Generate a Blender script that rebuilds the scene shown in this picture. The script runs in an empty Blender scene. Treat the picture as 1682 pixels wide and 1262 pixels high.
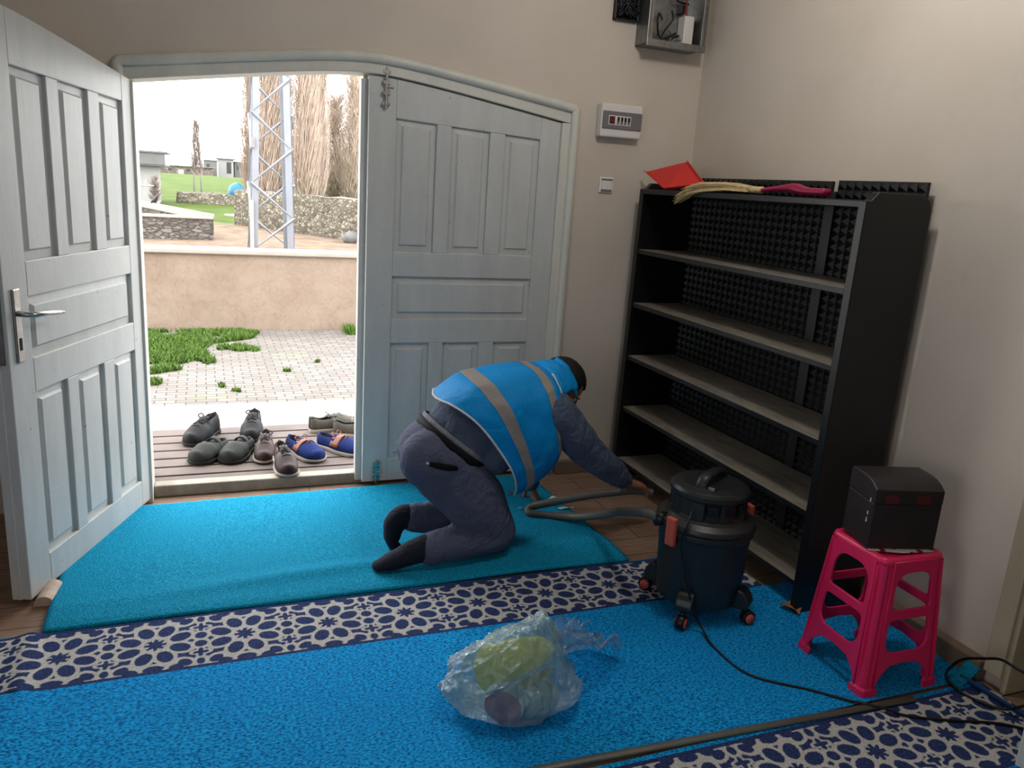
import bpy, bmesh, math, random
from mathutils import Vector, Matrix, noise, Euler
D = bpy.data
SC = bpy.context.scene
COL = SC.collection
PI = math.pi
V = Vector
rnd = random.Random(7)

# ------------------------------------------------------------------ colours / materials
def lin1(c):
    c /= 255.0
    return c / 12.92 if c <= 0.04045 else ((c + 0.055) / 1.055) ** 2.4
def rgb(r, g, b):
    return (lin1(r), lin1(g), lin1(b), 1.0)
def scale(c, k):
    return (c[0] * k, c[1] * k, c[2] * k, 1)

class NT:
    """small wrapper around a material's node tree"""
    def __init__(s, name):
        s.m = D.materials.new(name); s.m.use_nodes = True
        s.t = s.m.node_tree; s.t.nodes.clear()
        s.out = s.n('ShaderNodeOutputMaterial')
        s.b = s.n('ShaderNodeBsdfPrincipled')
        s.l(s.b.outputs[0], s.out.inputs[0])
    def n(s, kind, **kw):
        x = s.t.nodes.new(kind)
        for k, v in kw.items(): setattr(x, k, v)
        return x
    def l(s, a, b): s.t.links.new(a, b)
    def coords(s, sc=(1, 1, 1), rot=(0, 0, 0)):
        c = s.n('ShaderNodeTexCoord'); mp = s.n('ShaderNodeMapping')
        mp.inputs['Scale'].default_value = sc; mp.inputs['Rotation'].default_value = rot
        s.l(c.outputs['Object'], mp.inputs[0]); return mp.outputs[0]
    def noise(s, scl, detail=4, rough=.55, vec=None, dist=0):
        x = s.n('ShaderNodeTexNoise'); x.inputs['Scale'].default_value = scl
        x.inputs['Detail'].default_value = detail; x.inputs['Roughness'].default_value = rough
        x.inputs['Distortion'].default_value = dist
        s.l(vec if vec is not None else s.coords(), x.inputs['Vector']); return x.outputs[0]
    def ramp(s, fac, stops, interp='LINEAR'):
        x = s.n('ShaderNodeValToRGB'); x.color_ramp.interpolation = interp
        e = x.color_ramp.elements
        while len(e) < len(stops): e.new(0.5)
        for i, (p, c) in enumerate(stops):
            e[i].position = p
            e[i].color = c if len(c) == 4 else (*c, 1)
        s.l(fac, x.inputs[0]); return x.outputs[0]
    def mix(s, fac, a, b, mode='MIX'):
        x = s.n('ShaderNodeMix', data_type='RGBA', blend_type=mode)
        if isinstance(fac, (int, float)): x.inputs[0].default_value = fac
        else: s.l(fac, x.inputs[0])
        for k, v in ((6, a), (7, b)):
            if isinstance(v, tuple): x.inputs[k].default_value = v
            else: s.l(v, x.inputs[k])
        return x.outputs[2]
    def math(s, op, a, b=0.0):
        x = s.n('ShaderNodeMath', operation=op)
        for k, v in ((0, a), (1, b)):
            if isinstance(v, (int, float)): x.inputs[k].default_value = v
            else: s.l(v, x.inputs[k])
        return x.outputs[0]
    def bump(s, h, strength=.3, dist=.01):
        x = s.n('ShaderNodeBump'); x.inputs['Strength'].default_value = strength
        x.inputs['Distance'].default_value = dist
        s.l(h, x.inputs['Height']); s.l(x.outputs[0], s.b.inputs['Normal'])
    def base(s, c):
        if isinstance(c, tuple): s.b.inputs['Base Color'].default_value = c
        else: s.l(c, s.b.inputs['Base Color'])
    def set(s, rough=.6, metal=0, spec=.5):
        s.b.inputs['Roughness'].default_value = rough
        s.b.inputs['Metallic'].default_value = metal
        s.b.inputs['Specular IOR Level'].default_value = spec

def mat(name, c, rough=.6, metal=0, spec=.4, var=.15, vs=6, bump=0, bs=60, bd=.004, c2=None):
    """plain surface with a little procedural variation"""
    t = NT(name); t.set(rough, metal, spec)
    lo = c2 if c2 else scale(c, 1 - var)
    t.base(t.ramp(t.noise(vs, 5, .6), [(.3, lo), (.7, c)]))
    if bump: t.bump(t.noise(bs, 3), bump, bd)
    return t.m

M = {}
# walls: cream emulsion, slightly mottled
t = NT('wall_paint'); t.set(.75, 0, .25)
a = t.ramp(t.noise(1.3, 5, .6), [(.3, rgb(200, 188, 174)), (.7, rgb(212, 201, 188))])
t.base(t.mix(t.ramp(t.noise(9, 6, .7), [(.62, (0, 0, 0)), (.8, (.25, .25, .25))]), a, rgb(176, 164, 150)))
t.bump(t.noise(35, 4), .12, .004); M['wall'] = t.m
M['ceiling'] = mat('ceiling_paint', rgb(206, 202, 195), .8)
M['board'] = mat('skirting_stone', rgb(138, 118, 100), .6, var=.3, vs=8, bump=.1)
M['casing'] = mat('casing_paint', rgb(196, 186, 158), .5, var=.12)
# floor: brown vinyl planks
t = NT('floor_vinyl'); t.set(.45, 0, .4)
bt = t.n('ShaderNodeTexBrick'); bt.inputs['Scale'].default_value = 1
bt.inputs['Brick Width'].default_value = .9; bt.inputs['Row Height'].default_value = .15
bt.inputs['Mortar Size'].default_value = .002; bt.inputs['Color1'].default_value = rgb(166, 140, 122)
bt.inputs['Color2'].default_value = rgb(150, 124, 106); bt.inputs['Mortar'].default_value = rgb(48, 36, 30)
t.l(t.coords(), bt.inputs[0])
g = t.ramp(t.noise(5, 7, .7, t.coords((1.2, 14, 1))), [(.35, rgb(120, 100, 86)), (.65, rgb(255, 240, 225))])
t.base(t.mix(.6, bt.outputs[0], g, 'MULTIPLY')); M['floor'] = t.m
# painted wood of the double door: pale grey blue, scuffed
def paint(name, c, c2):
    t = NT(name); t.set(.42, 0, .45)
    a = t.ramp(t.noise(4, 6, .65, t.coords((2.5, 2.5, .6))), [(.3, c2), (.7, c)])
    a = t.mix(t.ramp(t.noise(46, 3, .6), [(.70, (0, 0, 0)), (.74, (.7, .7, .7))]), a, rgb(120, 110, 100))
    a = t.mix(t.ramp(t.noise(30, 6, .7, t.coords((1, 1, 2.2))), [(.66, (0, 0, 0)), (.70, (.5, .5, .5))]), a, rgb(232, 228, 220))
    t.base(a); t.bump(t.noise(25, 5, .6, t.coords((3, 3, .5))), .15, .004); return t.m
M['door'] = paint('door_paint', rgb(206, 206, 202), rgb(190, 192, 189))
M['frame'] = paint('door_frame_paint', rgb(216, 213, 202), rgb(202, 200, 190))
M['doorwhite'] = mat('white_door_paint', rgb(225, 222, 212), .45)
M['chrome'] = mat('worn_chrome', rgb(200, 195, 190), .28, 1, var=.3, vs=30)
M['steel'] = mat('zinc_steel', rgb(150, 150, 148), .4, .9, var=.35, vs=30)
M['dark_hole'] = mat('dark_hollow', rgb(15, 14, 14), .8)
# carpets
t = NT('carpet_blue'); t.set(.95, 0, .1)
v = t.coords((1, 1.6, 1))
a = t.ramp(t.noise(98, 3, .6, v), [(.38, rgb(10, 82, 146)), (.50, rgb(20, 154, 226)), (.64, rgb(36, 184, 252))])
a = t.mix(t.ramp(t.noise(2.2, 4, .6), [(.35, (.0, .0, .0)), (.7, (.35, .35, .35))]), a, rgb(14, 132, 210))
t.base(a); t.bump(t.noise(260, 2), .6, .004); M['carpet'] = t.m
t = NT('carpet_band'); t.set(.95, 0, .1)
at = t.n('ShaderNodeAttribute'); at.attribute_name = 'pattern'
dn = t.math('ADD', at.outputs['Fac'], t.math('MULTIPLY', t.math('SUBTRACT', t.noise(160, 2), .5), .006))
k = t.ramp(t.math('ADD', t.math('MULTIPLY', dn, 60), .5), [(.42, (0, 0, 0)), (.58, (1, 1, 1))])
cr = t.ramp(t.noise(140, 3), [(.3, rgb(172, 170, 166)), (.7, rgb(206, 203, 198))])
nv = t.ramp(t.noise(140, 3), [(.3, rgb(32, 42, 80)), (.7, rgb(58, 74, 120))])
t.base(t.mix(k, nv, cr)); t.bump(t.noise(260, 2), .5, .004); M['band'] = t.m
t = NT('mat_cyan'); t.set(.95, 0, .1)
a = t.ramp(t.noise(170, 3, .65), [(.36, rgb(8, 118, 148)), (.5, rgb(14, 146, 188)), (.66, rgb(40, 178, 218))])
t.base(t.mix(t.ramp(t.noise(3, 4), [(.4, (0, 0, 0)), (.75, (.3, .3, .3))]), a, rgb(14, 150, 190)))
t.bump(t.noise(190, 3), 1.0, .008); M['mat'] = t.m
M['rod'] = mat('grey_strip', rgb(112, 112, 104), .45, .2, var=.3)
# shelf
M['shelf'] = mat('black_lacquer', rgb(15, 16, 19), .38, 0, .5, var=.4, vs=12, bump=.08)
t = NT('dusty_board'); t.set(.55, 0, .4)
t.base(t.ramp(t.noise(6, 7, .7, t.coords((5, 1, 1))), [(.3, rgb(104, 97, 88)), (.55, rgb(140, 132, 120)), (.8, rgb(160, 151, 137))])); M['dusty'] = t.m
M['pyramid'] = mat('black_embossed_plastic', rgb(20, 21, 23), .38, 0, .4, var=.3)
# plastics etc
M['magenta'] = mat('magenta_plastic', rgb(236, 36, 98), .32, 0, .5, var=.08)
M['red'] = mat('red_plastic', rgb(226, 60, 52), .4, 0, .45, var=.1)
M['maroonp'] = mat('raspberry_plastic', rgb(150, 14, 66), .35)
M['orange'] = mat('orange_plastic', rgb(214, 98, 80), .4)
M['vac'] = mat('charcoal_plastic', rgb(36, 39, 40), .42, 0, .5, var=.25, vs=9)
M['blackp'] = mat('black_plastic', rgb(20, 20, 22), .4)
M['cord'] = mat('black_rubber', rgb(14, 14, 15), .5)
M['hose'] = mat('grey_hose_plastic', rgb(92, 90, 86), .5, var=.2)
M['chest'] = mat('black_box_lacquer', rgb(44, 38, 38), .45, 0, .45, var=.3, vs=14, bump=.06)
M['maroon'] = mat('dark_red_patch', rgb(96, 30, 34), .5)
M['white'] = mat('white_plastic', rgb(224, 220, 214), .4, var=.06)
M['greyglass'] = mat('smoky_cover', rgb(118, 112, 118), .2, 0, .5, var=.08)
M['paper'] = mat('white_paper', rgb(228, 226, 222), .8, var=.05)
M['straw'] = mat('broom_straw', rgb(214, 188, 138), .8, var=.3, vs=40)
M['wirered'] = mat('red_wire', rgb(150, 24, 40), .5)
M['wireblue'] = mat('blue_wire', rgb(26, 28, 56), .5)
M['wirebrown'] = mat('brown_wire', rgb(90, 72, 56), .5)
M['wood'] = mat('bare_wood', rgb(190, 168, 150), .7, var=.25, vs=20)
M['card'] = mat('brown_cardboard', rgb(176, 120, 70), .8)
M['bluehose'] = mat('blue_tube', rgb(10, 62, 112), .5)
# man
M['skin'] = mat('skin', rgb(168, 112, 88), .55, var=.12, vs=14)
M['hair'] = mat('black_hair', rgb(20, 17, 17), .7, var=.4, vs=60, bump=.6, bs=220)
def cloth(name, c, var=.18, bs=14, bstr=.9, rough=.85):
    t = NT(name); t.set(rough, 0, .2)
    t.base(t.ramp(t.noise(5, 4), [(.3, scale(c, 1 - var)), (.7, c)]))
    h = t.math('ADD', t.noise(bs, 4, .6, None, 1.2), t.math('MULTIPLY', t.noise(500, 2), .08))
    t.bump(h, bstr, .03); return t.m
M['trousers'] = cloth('navy_grey_trousers', rgb(94, 100, 122))
M['shirt'] = cloth('slate_shirt', rgb(90, 102, 124))
M['waist'] = cloth('light_grey_waistband', rgb(136, 138, 148))
M['vest'] = cloth('cyan_vest', rgb(0, 142, 216), .1, 9, .35, .6)
M['reflect'] = cloth('grey_reflective_tape', rgb(150, 142, 136), .1, 9, .25, .45)
M['binding'] = cloth('white_binding', rgb(214, 216, 218), .1, 30, .1)
M['belt'] = mat('black_belt', rgb(16, 16, 19), .75, 0, .2)
M['sock'] = cloth('navy_socks', rgb(36, 38, 52), .2, 20, .4)
# outside
M['sky'] = None
t = NT('pavers'); t.set(.85, 0, .2)
bt = t.n('ShaderNodeTexBrick'); bt.inputs['Scale'].default_value = 1
bt.inputs['Brick Width'].default_value = .135; bt.inputs['Row Height'].default_value = .07
bt.inputs['Mortar Size'].default_value = .0045; bt.inputs['Color1'].default_value = rgb(140, 134, 130)
bt.inputs['Color2'].default_value = rgb(122, 116, 112); bt.inputs['Mortar'].default_value = rgb(84, 80, 66)
vd = t.n('ShaderNodeVectorMath', operation='ADD'); nz = t.n('ShaderNodeTexNoise'); nz.inputs['Scale'].default_value = 6
sc_ = t.n('ShaderNodeVectorMath', operation='SCALE'); sc_.inputs['Scale'].default_value = .02
co = t.coords(); t.l(co, nz.inputs['Vector']); t.l(nz.outputs['Color'], sc_.inputs[0])
t.l(co, vd.inputs[0]); t.l(sc_.outputs[0], vd.inputs[1]); t.l(vd.outputs[0], bt.inputs[0])
gm = t.ramp(t.noise(1.6, 6, .7), [(.58, (0, 0, 0)), (.72, (.55, .55, .55))])
t.base(t.mix(gm, bt.outputs[0], rgb(92, 104, 62))); M['paver'] = t.m
M['concrete'] = mat('pale_concrete', rgb(150, 147, 142), .8, var=.2, vs=5, bump=.1)
t = NT('plaster_wall'); t.set(.9, 0, .15)
a = t.ramp(t.noise(2.2, 7, .7), [(.3, rgb(148, 128, 112)), (.7, rgb(170, 152, 136))])
cr = t.ramp(t.noise(3.2, 8, .75, None, 1.5), [(.485, (0, 0, 0)), (.5, (.5, .5, .5)), (.515, (0, 0, 0))])
t.base(t.mix(cr, a, rgb(100, 80, 68))); t.bump(t.noise(14, 6), .25, .02); M['plaster'] = t.m
M['coping'] = mat('pale_coping', rgb(178, 168, 156), .85, var=.15, vs=4)
def stones(name, lo, hi, sx, mortar):
    t = NT(name); t.set(.9, 0, .15)
    v0 = t.coords(sx); nz = t.n('ShaderNodeTexNoise'); nz.inputs['Scale'].default_value = 1.4; t.l(v0, nz.inputs['Vector']); av = t.n('ShaderNodeVectorMath', operation='MULTIPLY_ADD'); t.l(nz.outputs['Color'], av.inputs[0]); av.inputs[1].default_value = (.7, .7, .7); t.l(v0, av.inputs[2]); v = av.outputs[0]
    vo = t.n('ShaderNodeTexVoronoi', feature='F1'); t.l(v, vo.inputs['Vector']); vo.inputs['Scale'].default_value = 1
    ve = t.n('ShaderNodeTexVoronoi', feature='DISTANCE_TO_EDGE'); t.l(v, ve.inputs['Vector']); ve.inputs['Scale'].default_value = 1
    sp = t.n('ShaderNodeSeparateColor'); t.l(vo.outputs['Color'], sp.inputs[0])
    a = t.ramp(sp.outputs[0], [(0, lo), (1, hi)])
    a = t.mix(.4, a, t.ramp(t.noise(12, 5), [(.3, (.45, .45, .45)), (.7, (1, 1, 1))]), 'MULTIPLY')
    e = t.ramp(ve.outputs['Distance'], [(.0, (0, 0, 0)), (.12, (1, 1, 1))])
    t.base(t.mix(e, mortar, a)); t.bump(e, .7, .05); return t.m
M['stone'] = stones('dry_stone', rgb(96, 90, 86), rgb(156, 148, 140), (6, 6, 15), rgb(84, 78, 73))
M['stone2'] = stones('field_stone', rgb(106, 98, 86), rgb(172, 164, 146), (11, 11, 14), rgb(98, 90, 78))
M['stone3'] = stones('far_stone', rgb(120, 108, 98), rgb(160, 150, 140), (2.4, 2.4, 4), rgb(80, 74, 70))
t = NT('field_ground'); t.set(.95, 0, .1)
geo = t.n('ShaderNodeNewGeometry'); sx = t.n('ShaderNodeSeparateXYZ'); t.l(geo.outputs['Position'], sx.inputs[0])
pa = t.math('ADD', t.math('MULTIPLY', t.math('SUBTRACT', sx.outputs['Y'], 20.5), .22), t.math('MULTIPLY', t.math('SUBTRACT', t.noise(.9, 5), .5), 1.6))
gr = t.ramp(t.noise(1.2, 6, .65), [(.3, rgb(62, 84, 28)), (.7, rgb(92, 108, 48))])
er = t.ramp(t.noise(2.2, 6, .7), [(.3, rgb(112, 94, 80)), (.7, rgb(150, 132, 114))])
t.base(t.mix(t.ramp(pa, [(.0, (0, 0, 0)), (.35, (1, 1, 1))]), er, gr)); t.bump(t.noise(9, 6), .4, .05); M['field'] = t.m
M['grass'] = mat('fresh_grass', rgb(92, 126, 40), .8, var=.3, vs=9)
M['galv'] = mat('galvanised_steel', rgb(146, 150, 158), .55, .25, var=.12, vs=3)
M['bark'] = mat('bare_poplar_twigs', rgb(176, 156, 142), .9, var=.3, vs=3)
M['bark2'] = mat('pale_willow_twigs', rgb(182, 164, 148), .9, var=.25, vs=3)
M['twig'] = mat('dark_fine_twigs', rgb(120, 106, 98), .9, var=.2)
M['birch'] = mat('white_birch_bark', rgb(170, 166, 160), .85, var=.2)
M['housewhite'] = mat('whitewash', rgb(168, 166, 164), .85, var=.1)
M['housegrey'] = mat('grey_render', rgb(118, 116, 114), .85, var=.15)
M['roofgrey'] = mat('grey_sheet_roof', rgb(110, 112, 116), .6)
M['window'] = mat('dark_window', rgb(50, 50, 54), .2)
M['tarp'] = mat('blue_tarpaulin', rgb(10, 110, 158), .5, var=.2, vs=3)
M['slat'] = mat('weathered_slats', rgb(128, 114, 108), .8, var=.35, vs=6, bump=.2)
M['sill'] = mat('worn_sill', rgb(170, 160, 146), .75, var=.4, vs=10, bump=.2)
M['yellow'] = mat('yellow_petals', rgb(200, 190, 20), .7)
# shoes
M['sh_black'] = mat('black_leather', rgb(28, 30, 33), .6, 0, .15, var=.3, vs=30)
M['sh_grey'] = mat('grey_rubber', rgb(50, 52, 50), .7, 0, .12, var=.25, vs=30)
M['sh_brown'] = mat('dark_brown_leather', rgb(56, 38, 35), .55, 0, .18, var=.3, vs=30)
M['sh_blue'] = mat('blue_canvas', rgb(28, 42, 92), .85, 0, .1, var=.2, vs=40)
M['sh_tan'] = mat('tan_leather', rgb(128, 74, 50), .6, var=.2)
M['sh_olive'] = mat('olive_grey_canvas', rgb(80, 77, 68), .8, var=.2, vs=40)
M['sole_w'] = mat('pale_sole', rgb(160, 152, 142), .7)
M['sole_d'] = mat('dark_sole', rgb(30, 30, 30), .7)
M['lining'] = mat('dark_lining', rgb(26, 24, 26), .9)
M['lace'] = mat('dark_laces', rgb(26, 26, 28), .8)
M['lace_g'] = mat('grey_laces', rgb(140, 136, 130), .8)
# thin polythene of the carrier bag: milky, lets most light straight through
t = NT('blue_polythene'); t.t.nodes.remove(t.b)
gl = t.n('ShaderNodeBsdfGlossy'); gl.inputs['Roughness'].default_value = .22; gl.inputs['Color'].default_value = (.9, .95, 1, 1)
tr = t.n('ShaderNodeBsdfTransparent'); tr.inputs['Color'].default_value = (.86, .95, 1, 1)
tl = t.n('ShaderNodeBsdfTranslucent'); tl.inputs['Color'].default_value = rgb(190, 232, 255)
df = t.n('ShaderNodeBsdfDiffuse'); df.inputs['Color'].default_value = rgb(135, 212, 255)
m1 = t.n('ShaderNodeMixShader'); m2 = t.n('ShaderNodeMixShader'); m3 = t.n('ShaderNodeMixShader')
m1.inputs[0].default_value = .5; t.l(tl.outputs[0], m1.inputs[1]); t.l(df.outputs[0], m1.inputs[2])
m2.inputs[0].default_value = .34; t.l(tr.outputs[0], m2.inputs[1]); t.l(m1.outputs[0], m2.inputs[2])
lw = t.n('ShaderNodeLayerWeight'); lw.inputs['Blend'].default_value = .45; t.l(t.math('ADD', t.math('MULTIPLY', lw.outputs['Fresnel'], .6), .10), m3.inputs[0]); t.l(m2.outputs[0], m3.inputs[1]); t.l(gl.outputs[0], m3.inputs[2])
bp_ = t.n('ShaderNodeBump'); bp_.inputs['Strength'].default_value = .9; bp_.inputs['Distance'].default_value = .03
t.l(t.noise(16, 5, .6, None, 2.5), bp_.inputs['Height'])
for q in (gl, tl, df): t.l(bp_.outputs[0], q.inputs['Normal'])
t.l(m3.outputs[0], t.out.inputs[0]); M['poly'] = t.m
M['sack'] = cloth('yellow_cloth', rgb(244, 228, 50), .12, 12, .5)
M['tinred'] = mat('brownish_red_tin_end', rgb(196, 104, 98), .45, var=.2, vs=20)
t = NT('white_packet'); t.set(.5, 0, .4)
wv = t.n('ShaderNodeTexWave'); wv.inputs['Scale'].default_value = 9; wv.inputs['Distortion'].default_value = 9; t.l(t.coords(), wv.inputs[0])
t.base(t.mix(t.ramp(wv.outputs[0], [(.86, (0, 0, 0)), (.92, (.6, .6, .6))]), rgb(226, 232, 222), rgb(120, 160, 120))); M['packet'] = t.m

# ------------------------------------------------------------------ mesh builder
class MB:
    def __init__(s): s.bm = bmesh.new(); s.mi = 0
    def face(s, vs):
        try:
            f = s.bm.faces.new(vs); f.material_index = s.mi; return f
        except ValueError: return None
    def box(s, lo, hi, mx=None):
        p = [V((x, y, z)) for z in (lo[2], hi[2]) for y in (lo[1], hi[1]) for x in (lo[0], hi[0])]
        if mx is not None: p = [mx @ q for q in p]
        v = [s.bm.verts.new(q) for q in p]
        for i in ((0, 2, 3, 1), (4, 5, 7, 6), (0, 1, 5, 4), (2, 6, 7, 3), (0, 4, 6, 2), (1, 3, 7, 5)): s.face([v[k] for k in i])
        return s
    def prism(s, pts, a, b, f):
        """polygon pts (u,v) extruded a..b; f(u,v,w)->xyz"""
        v0 = [s.bm.verts.new(f(u, w, a)) for u, w in pts]; v1 = [s.bm.verts.new(f(u, w, b)) for u, w in pts]
        n = len(pts); s.face(v0[::-1]); s.face(v1)
        for i in range(n): s.face([v0[i], v0[(i + 1) % n], v1[(i + 1) % n], v1[i]])
        return s
    def loft(s, rings, cap=True, closed=True, loop=False):
        vr = [[s.bm.verts.new(p) for p in r] for r in rings]
        n = len(rings[0]); m = len(vr)
        for j in range(m if loop else m - 1):
            a, b = vr[j], vr[(j + 1) % m]
            for i in range(n if closed else n - 1):
                k = (i + 1) % n; s.face([a[i], a[k], b[k], b[i]])
        if cap and closed and not loop: s.face(vr[0][::-1]); s.face(vr[-1])
        return s
    def tube(s, pts, rad, n=8, side=None, cap=True, loop=False):
        """rad: number, list, or list of (across, up); rings keep 'side' as their across axis"""
        pts = [V(p) for p in pts]; m = len(pts); rings = []; u = None
        for i, p in enumerate(pts):
            if loop: tg = pts[(i + 1) % m] - pts[i - 1]
            else: tg = pts[min(i + 1, m - 1)] - pts[max(i - 1, 0)]
            tg = tg.normalized() if tg.length > 1e-9 else V((0, 0, 1))
            if side is not None: ref = V(side)
            elif u is not None: ref = u
            else: ref = V((0, 0, 1)) if abs(tg.z) < .9 else V((1, 0, 0))
            u = ref - tg * ref.dot(tg)
            if u.length < 1e-6: u = tg.orthogonal()
            u.normalize(); w = tg.cross(u)
            r = rad[i] if isinstance(rad, (list, tuple)) else rad
            ra, rb = r if isinstance(r, (list, tuple)) else (r, r)
            rings.append([p + u * ra * math.cos(2 * PI * k / n) + w * rb * math.sin(2 * PI * k / n) for k in range(n)])
        return s.loft(rings, cap, True, loop)
    def lathe(s, prof, n=32, c=(0, 0, 0), mx=None):
        c = V(c); rings = []
        for r, z in prof:
            ring = [V((max(r, 1e-4) * math.cos(2 * PI * k / n), max(r, 1e-4) * math.sin(2 * PI * k / n), z)) for k in range(n)]
            rings.append([(mx @ q if mx is not None else q + c) for q in ring])
        return s.loft(rings)
    def ball(s, c, r, mx=None, sub=3):
        r = (r, r, r) if isinstance(r, (int, float)) else r
        T = Matrix.Translation(V(c)) @ (mx if mx is not None else Matrix()) @ Matrix.Diagonal((*r, 1))
        g = bmesh.ops.create_icosphere(s.bm, subdivisions=sub, radius=1, matrix=T)
        for f in {f for v in g['verts'] for f in v.link_faces}: f.material_index = s.mi
        return s
    def grid(s, us, vs, f):
        g = [[s.bm.verts.new(f(u, v)) for u in us] for v in vs]
        for j in range(len(vs) - 1):
            for i in range(len(us) - 1): s.face([g[j][i], g[j][i + 1], g[j + 1][i + 1], g[j + 1][i]])
        return s
    def build(s, name, mats, parent=None, smooth=False, bevel=0, bseg=2, solid=0, remesh=0, relax=0, disp=0, dscale=.2, sub=0, normals=True, weld=0):
        if weld: bmesh.ops.remove_doubles(s.bm, verts=s.bm.verts[:], dist=weld)
        if normals: bmesh.ops.recalc_face_normals(s.bm, faces=s.bm.faces[:])
        me = D.meshes.new(name); s.bm.to_mesh(me); s.bm.free()
        for m in (mats if isinstance(mats, (list, tuple)) else [mats]): me.materials.append(m)
        o = D.objects.new(name, me); COL.objects.link(o)
        if smooth:
            me.polygons.foreach_set('use_smooth', [True] * len(me.polygons))
        if remesh:
            md = o.modifiers.new('remesh', 'REMESH'); md.mode = 'VOXEL'; md.voxel_size = remesh; md.use_smooth_shade = True
        if relax:
            md = o.modifiers.new('smooth', 'SMOOTH'); md.factor = .5; md.iterations = relax
        if bevel:
            md = o.modifiers.new('bevel', 'BEVEL'); md.width = bevel; md.segments = bseg; md.limit_method = 'ANGLE'; md.angle_limit = .6
        if sub:
            md = o.modifiers.new('sub', 'SUBSURF'); md.levels = sub; md.render_levels = sub
        if disp:
            tx = D.textures.new(name + '_folds', 'CLOUDS'); tx.noise_scale = dscale; tx.noise_depth = 2
            md = o.modifiers.new('folds', 'DISPLACE'); md.texture = tx; md.strength = disp; md.mid_level = .5; md.texture_coords = 'LOCAL'
        if solid:
            md = o.modifiers.new('solid', 'SOLIDIFY'); md.thickness = solid; md.offset = 0
        if parent is not None:
            o.parent = parent; o.matrix_parent_inverse = PINV.get(parent, Matrix())
        return o
PINV = {}

def thing(name, label, cat, loc=(0, 0, 0), rz=0, group=None):
    """an Empty at the thing's base that parents its parts (parts are given in world coordinates)"""
    o = D.objects.new(name, None); COL.objects.link(o); o.empty_display_size = .1
    o.location = loc; o.rotation_euler = (0, 0, rz)
    PINV[o] = (Matrix.Translation(V(loc)) @ Matrix.Rotation(rz, 4, 'Z')).inverted()
    return tag(o, label, cat, group)
def local_thing(name, label, cat, group=None):
    """like thing(), but its parts are given in its own frame, so that it can be turned and copied"""
    o = D.objects.new(name, None); COL.objects.link(o); o.empty_display_size = .1
    PINV[o] = Matrix(); return tag(o, label, cat, group)
def tag(o, label, cat, group=None):
    o['label'] = label; o['category'] = cat
    if group: o['group'] = group
    return o
def struct(o):
    o['kind'] = 'structure'; return o
def stuff(o):
    o['kind'] = 'stuff'; return o
def dup(root, loc, rz, label, sc=1.0):
    r = root.copy(); COL.objects.link(r); r.location = loc; r.rotation_euler = (0, 0, rz); r.scale = (sc, sc, sc)
    r['label'] = label
    for ch in [o for o in D.objects if o.parent == root]:
        c = ch.copy(); COL.objects.link(c); c.parent = r
        for g in [o for o in D.objects if o.parent == ch]:
            d = g.copy(); COL.objects.link(d); d.parent = c
    return r
def bez(pts, n=10):
    """Catmull-Rom through pts"""
    pts = [V(p) for p in pts]; out = []
    for i in range(len(pts) - 1):
        p0, p1, p2, p3 = pts[max(i - 1, 0)], pts[i], pts[i + 1], pts[min(i + 2, len(pts) - 1)]
        for k in range(n):
            t = k / n
            out.append(.5 * ((2 * p1) + (p2 - p0) * t + (2 * p0 - 5 * p1 + 4 * p2 - p3) * t * t + (3 * p1 - p0 - 3 * p2 + p3) * t ** 3))
    out.append(pts[-1]); return out
def lerp(a, b, t): return a + (b - a) * t
def frange(a, b, n): return [a + (b - a) * i / (n - 1) for i in range(n)]

# ================================================================== THE ROOM
YW = 3.70                                   # inner face of the door wall
XR = 2.40                                   # inner face of the shelf wall
def arch(x, peak, s): return peak - s * (math.sqrt((x - .705) ** 2 + .04) - .2)
def arch_out(x): return arch(x, 2.037, .149)
def arch_mid(x): return arch(x, 1.985, .152)
def arch_in(x): return arch(x, 1.942, .160)

struct(MB().box((-2.6, -1.8, -.2), (2.75, YW + .30, 0)).build('floor', M['floor']))
struct(MB().box((-2.8, -2.0, 3.0), (2.9, YW + .3, 3.2)).build('ceiling', M['ceiling']))
# door wall: two piers and the piece above the arched opening
w = MB()
xa, xb = -.28, 1.69
w.box((-2.8, YW, -.2), (xa, YW + .3, 3.0)); w.box((xb, YW, -.2), (2.75, YW + .3, 3.0))
xs = frange(xa, xb, 33)
w.prism([(x, arch_mid(x)) for x in xs] + [(xb, 3.0), (xa, 3.0)], YW, YW + .3, lambda u, v, k: V((u, k, v)))
struct(w.build('wall_front', M['wall']))
# shelf wall with the doorway nearer the camera
w = MB()
w.box((XR, 1.52, -.2), (XR + .35, YW, 3.0)); w.box((XR, -2.0, -.2), (XR + .35, .56, 3.0)); w.box((XR, .56, 2.1), (XR + .35, 1.52, 3.0))
struct(w.build('wall_right', M['wall']))
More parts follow.
